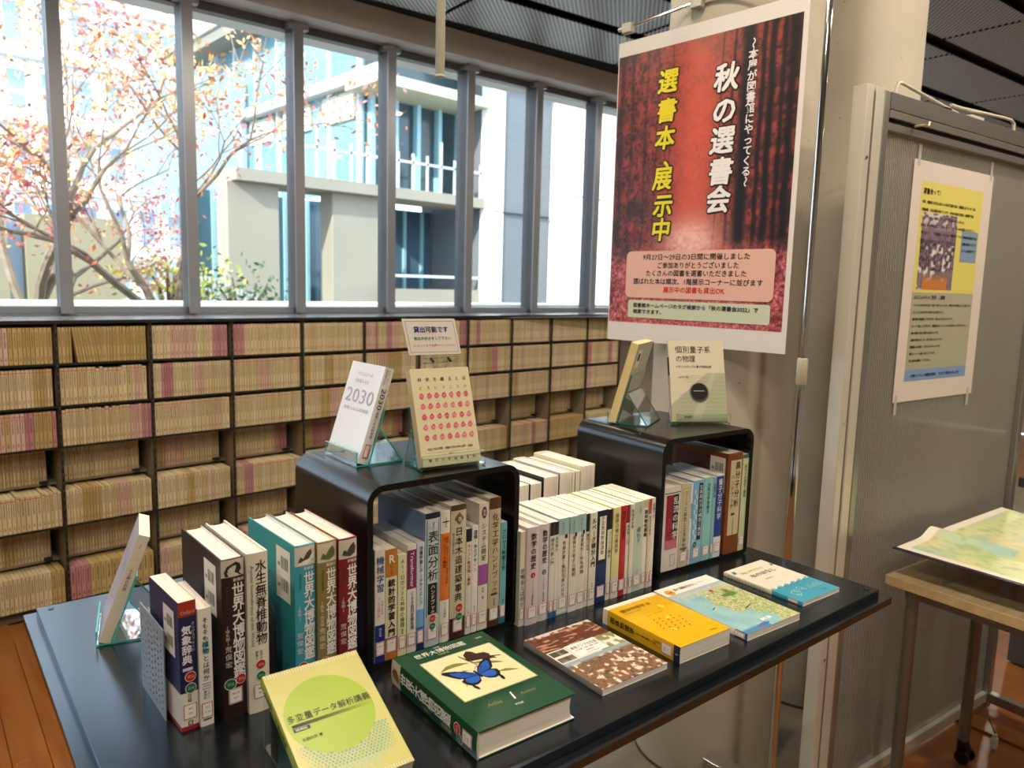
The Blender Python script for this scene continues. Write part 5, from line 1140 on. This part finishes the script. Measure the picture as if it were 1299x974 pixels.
# ================================================================ WOODEN TABLE WITH MAP
def build_side_table():
    M = rotz(2.705, .930, 0, -8); h = .85
    t = thing('side_table', 'light wood topped table with round grey steel legs beside the partition', 'table', M)
    wd = wood_mat('birch', '#b39b6c', '#c8b184', .4, (2, 14, 14), 3, .05)
    MB().box(0, -1.25, h-.034, .62, 0, h, wd, bev=.002).build('table_top', t)
    lg = mat('leg_steel', '#7d7a72', .35, .6); blk = mat('caster_black', '#0e0e10', .35)
    for x, y in ((.062, -.072), (.535, -.095), (.062, -1.18), (.55, -1.18)):
        MB().tube([(x, y, h-.034), (x, y, .085)], .0205, lg, 20).build('leg', t, True)
        c = MB().tube([(x, y, .09), (x, y, .07)], .022, blk, 16).box(x-.018, y-.024, .03, x+.018, y+.018, .075, blk, bev=.006)
        c = c.build('caster', t)
        for s in (-1, 1): MB().tube([(x+s*.0185, y-.01, .027), (x+s*.030, y-.01, .027)], .027, blk, 20).build('wheel', c)
    MB().box(.05, -1.22, h-.075, .57, -.05, h-.04, lg).build('under_frame', t)
    # clear acrylic riser under the map
    a = thing('acrylic_riser', 'clear acrylic riser plates carrying the map board on the wooden table', 'stand', M @ Matrix.Translation((.05, -.06, h)))
    for i, (x, y) in enumerate(((.02, -.10), (.02, -.52))):
        MB().box(x, y-.32, .0, x+.003, y, .098, ACRC).build('upright', a)
        MB().box(x, y-.003, 0, x+.35, y, .098, ACRC).build('upright', a)
    # map board
    Mb = frame(Vector((2.700, .918, h+.1005)), (math.sin(R(-5))*1, -math.cos(R(5)), 0), (math.cos(R(-5)), math.sin(R(-4)), 0))
    Mb = rotz(2.700, .915, h+.1, -7)
    b = thing('relief_map_board', 'pale green folded relief map on a dark thin board at the right edge', 'map', Mb)
    MB().box(0, -1.0, 0, .90, 0, .004, mat('board_dark', '#3a2a44', .3)).build('backing_board', b)
    MPM = vcol_mat('map_print', .3)
    nx, ny = 90, 110
    def fold(x, y):
        r = np.zeros_like(x)+.006
        r = r+.030*np.exp(-((x-.0)/.05)**2)*0
        r = r+.028*np.exp(-(((x+y*.10)-.34)/.05)**2)+.012*np.sin(y*7)*np.clip(x/.4, 0, 1); return np.maximum(r, .005)
    def fn(u, v):
        n1 = vnoise(u, v, 12, 14, 41); n2 = vnoise(u, v, 45, 50, 42); n3 = vnoise(u, v, 5, 6, 43)
        c = mixc(C3('c6cf94')+0*u[..., None], C3('b0c284'), n1); c = mixc(c, C3('d2d09c'), np.clip((n3-.45)*3, 0, 1)); c = mixc(c, C3('a3c2b4'), np.clip((vnoise(u, v, 7, 8, 47)-.68)*5, 0, 1)); c = mixc(c, C3('8ea06a'), np.clip((n2-.6)*3, 0, 1)*.6)
        c = mixc(c, C3('ccb880'), np.clip((n3-.75)*6, 0, 1)*.5); edge = ((u < .035) | (v > .97)).astype(float); return mixc(c, C3('e3dcc8'), edge)
    picture('map_sheet', b, Matrix.Translation((.012, -.99, .0)), .86, .98, nx, ny, fn, MPM, fold)
    # small white weight hanging by the foot
    q = thing('cable_tag', 'small white plastic tag on a cord at the foot of the partition', 'tag', Matrix.Translation((3.42, .70, 0)))
    MB().box(-.016, -.012, .0, .016, .012, .045, mat('tag_white', '#d5d0c4', .4), bev=.006).box(-.010, -.008, .045, .010, .008, .06, mat('tag_white'), bev=.004).build('body', q)
    MB().tube([(0, 0, .06), (.01, .03, .11), (.05, .09, .09), (.09, .11, .07)], .003, mat('cord_grey', '#55524c', .6), 6).build('cord', q)
build_side_table()

def build_far_bookcase():
    t = thing('far_bookcase', 'dark bookcase with a few colourful books glimpsed beyond the partition', 'bookcase', rotz(5.1, .2, 0, -14))
    dk = mat('far_shelf', '#2e2c2c', .6)
    b = MB().box(0, 0, 0, 1.2, .02, 1.75, dk).box(0, -.3, 0, .02, 0, 1.75, dk).box(1.18, -.3, 0, 1.2, 0, 1.75, dk); b.build('carcass', t)
    for z in (.05, .45, .85, 1.2, 1.55): MB().box(.02, -.3, z, 1.18, 0, z+.02, dk).build('shelf', t)
    r = random.Random(5); cols = ['#b03a52', '#e2dcd0', '#3a6a9c', '#2a6b5c', '#c9a24a', '#7c3a6c', '#d8d4cc', '#31353c']
    MB2 = MB().box(0, 0, 0, .03, .18, .25, pc('#b03a52')).box(.001, .003, .25, .029, .178, .2505, PAPER); meshes = []
    names = {'#b03a52': 'crimson', '#e2dcd0': 'cream', '#3a6a9c': 'blue', '#2a6b5c': 'green', '#c9a24a': 'mustard', '#7c3a6c': 'purple', '#d8d4cc': 'off-white', '#31353c': 'charcoal'}
    for z in (.87, 1.22):
        x = .05
        while x < .8:
            c = r.choice(cols); w_ = r.uniform(.02, .035); h_ = r.uniform(.22, .29)
            o = MB().box(0, 0, 0, w_, .18, h_, pc(c)).box(.0015, .006, h_, w_-.0015, .178, h_+.0005, PAPER).build('book'); o.matrix_world = rotz(5.1, .2, 0, -14) @ Matrix.Translation((x, -.27, z+.021))
            tag(o, '%s book on the %s shelf of the dark bookcase beyond the partition' % (names[c], 'upper' if z > 1 else 'middle'), 'book', '%s books, %s shelf, far bookcase' % (names[c], 'upper' if z > 1 else 'middle')); x += w_+.002
    s = thing('paper_stack', 'pale stack of papers on a dark counter beyond the partition', 'papers', rotz(4.45, .62, 0, -14))
    r = random.Random(3)
    for i in range(8): MB().box(-.1+r.uniform(-.01, .01), -.14+r.uniform(-.01, .01), .955+i*.008, .1, .14, .962+i*.008, PAPER).build('sheaf', s)
    c = thing('dark_counter', 'low dark counter beyond the partition carrying a paper stack', 'counter', rotz(4.45, .62, 0, -14))
    MB().box(-.2, -.25, .90, .3, .25, .95, dk, bev=.004).build('counter_top', c); MB().box(-.17, -.22, 0, .27, .22, .90, mat('counter_grey', '#4a4846', .6)).build('carcass', c)
build_far_bookcase()

# ================================================================ OUTSIDE
def build_outside():
    gm = mat('outdoor_paving', '#9a9488', .9, noise=.1, nscale=1)
    MB().box(-40, 5.7, -.6, 60, 70, -.5, gm).build('ground_outside')['kind'] = 'structure'
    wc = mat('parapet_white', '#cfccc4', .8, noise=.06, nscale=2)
    t = thing('parapet', 'low white concrete parapet running outside the windows', 'wall', Matrix.Translation((0, 0, 0)))
    Mw = rotz(1.2, 7.4, 0, -4.5)
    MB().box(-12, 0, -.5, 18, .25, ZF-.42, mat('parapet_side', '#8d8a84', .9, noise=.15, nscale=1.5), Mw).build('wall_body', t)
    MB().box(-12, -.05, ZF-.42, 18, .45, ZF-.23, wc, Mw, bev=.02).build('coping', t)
    # main building: slab, glass volume, roof canopy, pillars
    conc = mat('facade_concrete', '#8a8273', .85, noise=.07, nscale=.8); gl = mat('facade_glass', '#5f7f8a', .12, .1, noise=.2, nscale=.5); wht = mat('facade_white', '#b4b6b4', .7); dark = mat('facade_dark', '#23282b', .5)
    under = mat('canopy_under', '#7a7468', .8)
    t = thing('glass_building', 'modern concrete and glass building with a balcony slab and projecting roof across the court', 'building')
    zs = ZF
    MB().box(6.9, 16, zs+2.10, 13.9, 17.3, zs+2.36, conc).build('balcony_slab', t)
    for x0, x1 in ((6.8, 8.0), (9.35, 10.65)): 
        MB().box(x0, 16.3, -.5, x1, 16.9, zs+2.1, conc, bev=.02).build('pillar', t)
    MB().box(6.6, 18.5, -.5, 13.9, 18.6, zs+2.1, mat('ground_glass', '#46606c', .15, .1, noise=.3, nscale=.6)).build('ground_glazing', t)
    for i in range(12):
        x = 6.7+i*.62; MB().box(x, 18.42, -.5, x+.09, 18.5, zs+2.1, mat('mull_blue', '#8fb4bc', .4)).build('glazing_bar', t)
    MB().box(10.7, 16.15, .0, 13.9, 16.3, zs-.15, conc).box(10.7, 16.2, zs+.15, 13.9, 16.25, zs+.22, wht).build('plinth_wall', t)
    # upper storey, side wall along Y at x = 10.8
    MB().box(10.8, 17.3, zs+2.36, 10.86, 33, zs+7.4, mat('upper_glass', '#6f949f', .15, .1, noise=.25, nscale=.5)).build('side_glazing', t)
    for i in range(11): MB().box(10.70, 17.3+i*1.5, zs+2.36, 10.8, 17.42+i*1.5, zs+7.4, wht).build('side_mullion', t)
    for i in range(6): MB().box(10.72, 17.6+i*2.3, zs+4.2, 10.79, 19.2+i*2.3, zs+4.9, mat('blind_cream', '#b8b49c', .7)).build('blind', t)
    MB().box(10.45, 16.0, zs+4.98, 10.8, 33, zs+5.25, wht).build('white_beam', t)
    MB().box(10.86, 17.3, zs+2.36, 13.9, 17.36, zs+7.4, mat('front_glass', '#3d4c50', .12, .1, noise=.3, nscale=.6)).build('front_glazing', t)
    for i in range(5): MB().box(10.95+i*.72, 17.1, zs+2.36, 11.07+i*.72, 17.3, zs+5.3, mat('mull_blue')).build('front_mullion', t)
    MB().box(10.3, 15.9, zs+4.75, 13.9, 17.3, zs+5.0, mat('soffit_white', '#b0ad94', .7)).build('soffit', t)
    MB().box(10.0, 14.5, zs+7.4, 13.9, 34, zs+7.75, under).box(9.9, 14.4, zs+7.75, 13.92, 34, zs+8.0, wht).build('roof_canopy', t)
    for i in range(16):
        x = 7.0+i*.45; MB().box(x, 16.05, zs+2.36, x+.05, 16.1, zs+3.25+(.4 if i % 4 == 0 else 0), wht).build('railing_post', t)
    MB().box(6.9, 16.05, zs+3.0, 13.9, 16.1, zs+3.06, wht).build('railing_bar', t)
    MB().box(7.3, 24, zs+2.3, 10.7, 24.2, zs+6.2, mat('inner_blue', '#a4bcc8', .4)).build('rear_wing', t)
    t2 = thing('concrete_tower', 'plain grey concrete tower block right of the glass building', 'building')
    MB().box(13.95, 15.8, -.5, 16.2, 19, zs+7, mat('tower_grey', '#66686a', .85, noise=.05, nscale=.7)).build('tower_body', t2); MB().box(13.90, 15.74, -.5, 14.35, 16.2, zs+7, mat('white_render_and_sunlit', '#eceae4', .8)).build('sunlit_corner_strip', t2); MB().box(13.94, 15.73, zs+2.0, 16.21, 15.8, zs+2.03, dark).build('joint', t2)  # white corner strip paints in sunlight on the tower's left edge
    t3 = thing('white_wall_block', 'bright white rendered wall block at the right of the court', 'building')
    MB().box(16.3, 15.0, -.5, 21.5, 18, zs+5.4, mat('white_render_and_sunlit', '#eceae4', .8)).build('wall_body', t3); MB().box(16.3, 14.98, zs+2.6, 21.5, 15.0, zs+2.63, mat('tower_grey')).build('joint', t3)
    # pale housing block far left
    t4 = thing('apartment_block', 'pale many-windowed apartment block far behind the trees at the left', 'building')
    ww = mat('apartment_white', '#f3f2f0', .8); wn = mat('apartment_window', '#8ba2ba', .2)
    MB().box(-14, 38, -.5, 16, 44, zs+17, ww).build('wall_body', t4)
    for i in range(22):
        for j in range(6):
            x = -12+i*1.25; z = .6+j*2.7
            MB().box(x, 37.93, z, x+.62, 38, z+1.5, wn).build('window', t4)
    for j in range(6): MB().box(-13, 37.4, 2.55+j*2.7, 15.5, 38, 2.75+j*2.7, mat('balcony_grey', '#c4c4c4', .8)).build('balcony_edge', t4)
    MB().box(6.4, 37.85, 15.4, 8.2, 37.92, 16.6, mat('teal_panel', '#3fb4ac', .5)).build('teal_panel', t4)
    t5 = thing('beige_store', 'low beige storage wall with blue openings behind the left tree', 'building')
    bl = mat('opening_blue', '#a9bdd4', .6)
    MB().box(-4, 14.5, -.5, 3.6, 15.5, zs+.95, bl).build('back_wall', t5)
    for x in (-3.5, -1.3, .95, 2.65): MB().box(x, 14.2, -.5, x+1.45, 14.5, zs+.95, mat('store_beige', '#8f866c', .85)).build('panel', t5)
    # arched white fence
    t6 = thing('arched_fence', 'white slatted arched bridge railing behind the bushes', 'fence')
    for i in range(26):
        a = i/25; x = 4.25+a*1.75; z = ZF-.25+.28*math.sin(math.pi*min(1, a*1.1)); MB().box(x, 13.2, ZF-.6, x+.035, 13.24, z, wht).build('slat', t6)
    # ivy bush
    bush('green_bush', 'dark green leafy bush beside the arched fence', (5.45, 12.6, ZF-.7), 1.0, .8, 900, ['#3a5a2a', '#4f6b2f', '#2c4a24'], 3)
    bush('yellow_bush', 'yellow-green shrub left of the dark bush', (4.15, 12.2, ZF-.1), .95, .5, 500, ['#a8a83a', '#7f8f3c', '#c4b04a'], 4)
def leafquad(vs, fs, ms, p, s, r, k):
    a = Vector((r.gauss(0, 1), r.gauss(0, 1), r.gauss(0, 1))).normalized(); b = a.orthogonal().normalized(); c = a.cross(b); th = r.uniform(0, 6.28)
    d = b*math.cos(th)+c*math.sin(th); e = a.cross(d)
    n = len(vs); vs += [p-d*s, p+e*s*.45, p+d*s, p-e*s*.45]; fs.append((n, n+1, n+2, n+3)); ms.append(k)
def leafmesh(name, parent, vs, fs, ms, cols):
    me = bpy.data.meshes.new(name); me.from_pydata([tuple(v) for v in vs], [], fs)
    for c in cols: me.materials.append(mat('leaf_'+c.strip('#'), c, .6))
    me.polygons.foreach_set('material_index', ms); o = bpy.data.objects.new(name, me); COL.objects.link(o); o.parent = parent; o['kind'] = 'stuff'; return o
def bush(name, label, c, rx, rz, n, cols, seed):
    r = random.Random(seed); t = thing(name, label, 'bush', Matrix.Translation(c)); vs = []; fs = []; ms = []
    b = MB()
    for i in range(9):
        p = [Vector((r.uniform(-.1, .1), r.uniform(-.1, .1), -ZF+.0))]; d = Vector((r.uniform(-1, 1)*rx*.7, r.uniform(-.5, .5), r.uniform(.2, 1)*rz)); b.tube([(0, 0, -1.0), tuple(d*.5+Vector((0, 0, -.1))), tuple(d)], [.05, .03, .01], mat('bark', '#57493f', .9), 5)
    b.build('stems', t)
    for i in range(n):
        q = Vector((r.gauss(0, .5)*rx, r.gauss(0, .35)*rx, r.gauss(0, .5)*rz)); leafquad(vs, fs, ms, q, r.uniform(.04, .08), r, r.randrange(len(cols)))
    leafmesh('leaves', t, vs, fs, ms, cols)
def tree(label, base, seed, cols, height, spread, nleaf, bark, levels=5, lean=(0, 0), ls=.05, fork=.25):
    r = random.Random(seed); t = thing('autumn_tree', label, 'tree', Matrix.Translation(base)); mb = MB(); tips = []
    bm = mat('bark_'+bark.strip('#'), bark, .9, noise=.2, nscale=8)
    def grow(p, d, L, rad, lv):
        pts = [p]; rr = [rad]; n = 4
        for i in range(n):
            d = (d+Vector((r.gauss(0, .16), r.gauss(0, .16), r.gauss(0, .10)))).normalized(); p = p+d*L/n; pts.append(p); rr.append(rad*(1-.38*(i+1)/n))
            if lv <= levels-2: tips.append((p, L))
        mb.tube(pts, rr, bm, 7 if lv > 2 else 5, cap=False)
        if lv == 0: return
        for k in range(3 if lv > 1 else 2):
            az = r.uniform(0, 6.28); tl = r.uniform(.5, 1.0)*(spread if lv >= levels-1 else .8)
            o = Vector((math.cos(az), math.sin(az), 0)); nd = (d*math.cos(tl)+o*math.sin(tl)+Vector((0, 0, .10))).normalized()
            grow(p if k else pts[-2], nd, L*r.uniform(.62, .85), rr[-1]*r.uniform(.6, .85), lv-1)
    grow(Vector((0, 0, 0)), Vector((lean[0], lean[1], 1)).normalized(), height, .13, levels)
    mb.build('trunk_and_branches', t)
    vs = []; fs = []; ms = []
    for i in range(nleaf):
        p, L = r.choice(tips); leafquad(vs, fs, ms, p+Vector((r.gauss(0, .12), r.gauss(0, .12), r.gauss(-.04, .12))), r.uniform(.6, 1.3)*ls, r, r.randrange(len(cols)))
    leafmesh('leaves', t, vs, fs, ms, cols)
build_outside()
RED = ['#cf6a44', '#d98450', '#c46268', '#d8a468', '#b4706a']
tree('orange-leaved cherry tree with a forked trunk, right of the second window mullion', (3.9, 9.3, -.5), 5, RED, 1.9, .8, 3000, '#7d6a58', ls=.036)
tree('big autumn tree with long bare limbs in front of the second window', (2.6, 10.2, -.5), 12, ['#cf5a48', '#c9653c', '#b5444e', '#dcae72', '#a8744c'], 1.9, 1.0, 4200, '#6d5c50', ls=.036)
tree('pale yellow-leaved tree in the leftmost window', (1.75, 9.2, -.5), 21, ['#dcb46a', '#e2c88a', '#d9743a', '#e0944c', '#cfae72'], 2.0, .8, 3600, '#8a7a68', ls=.036)
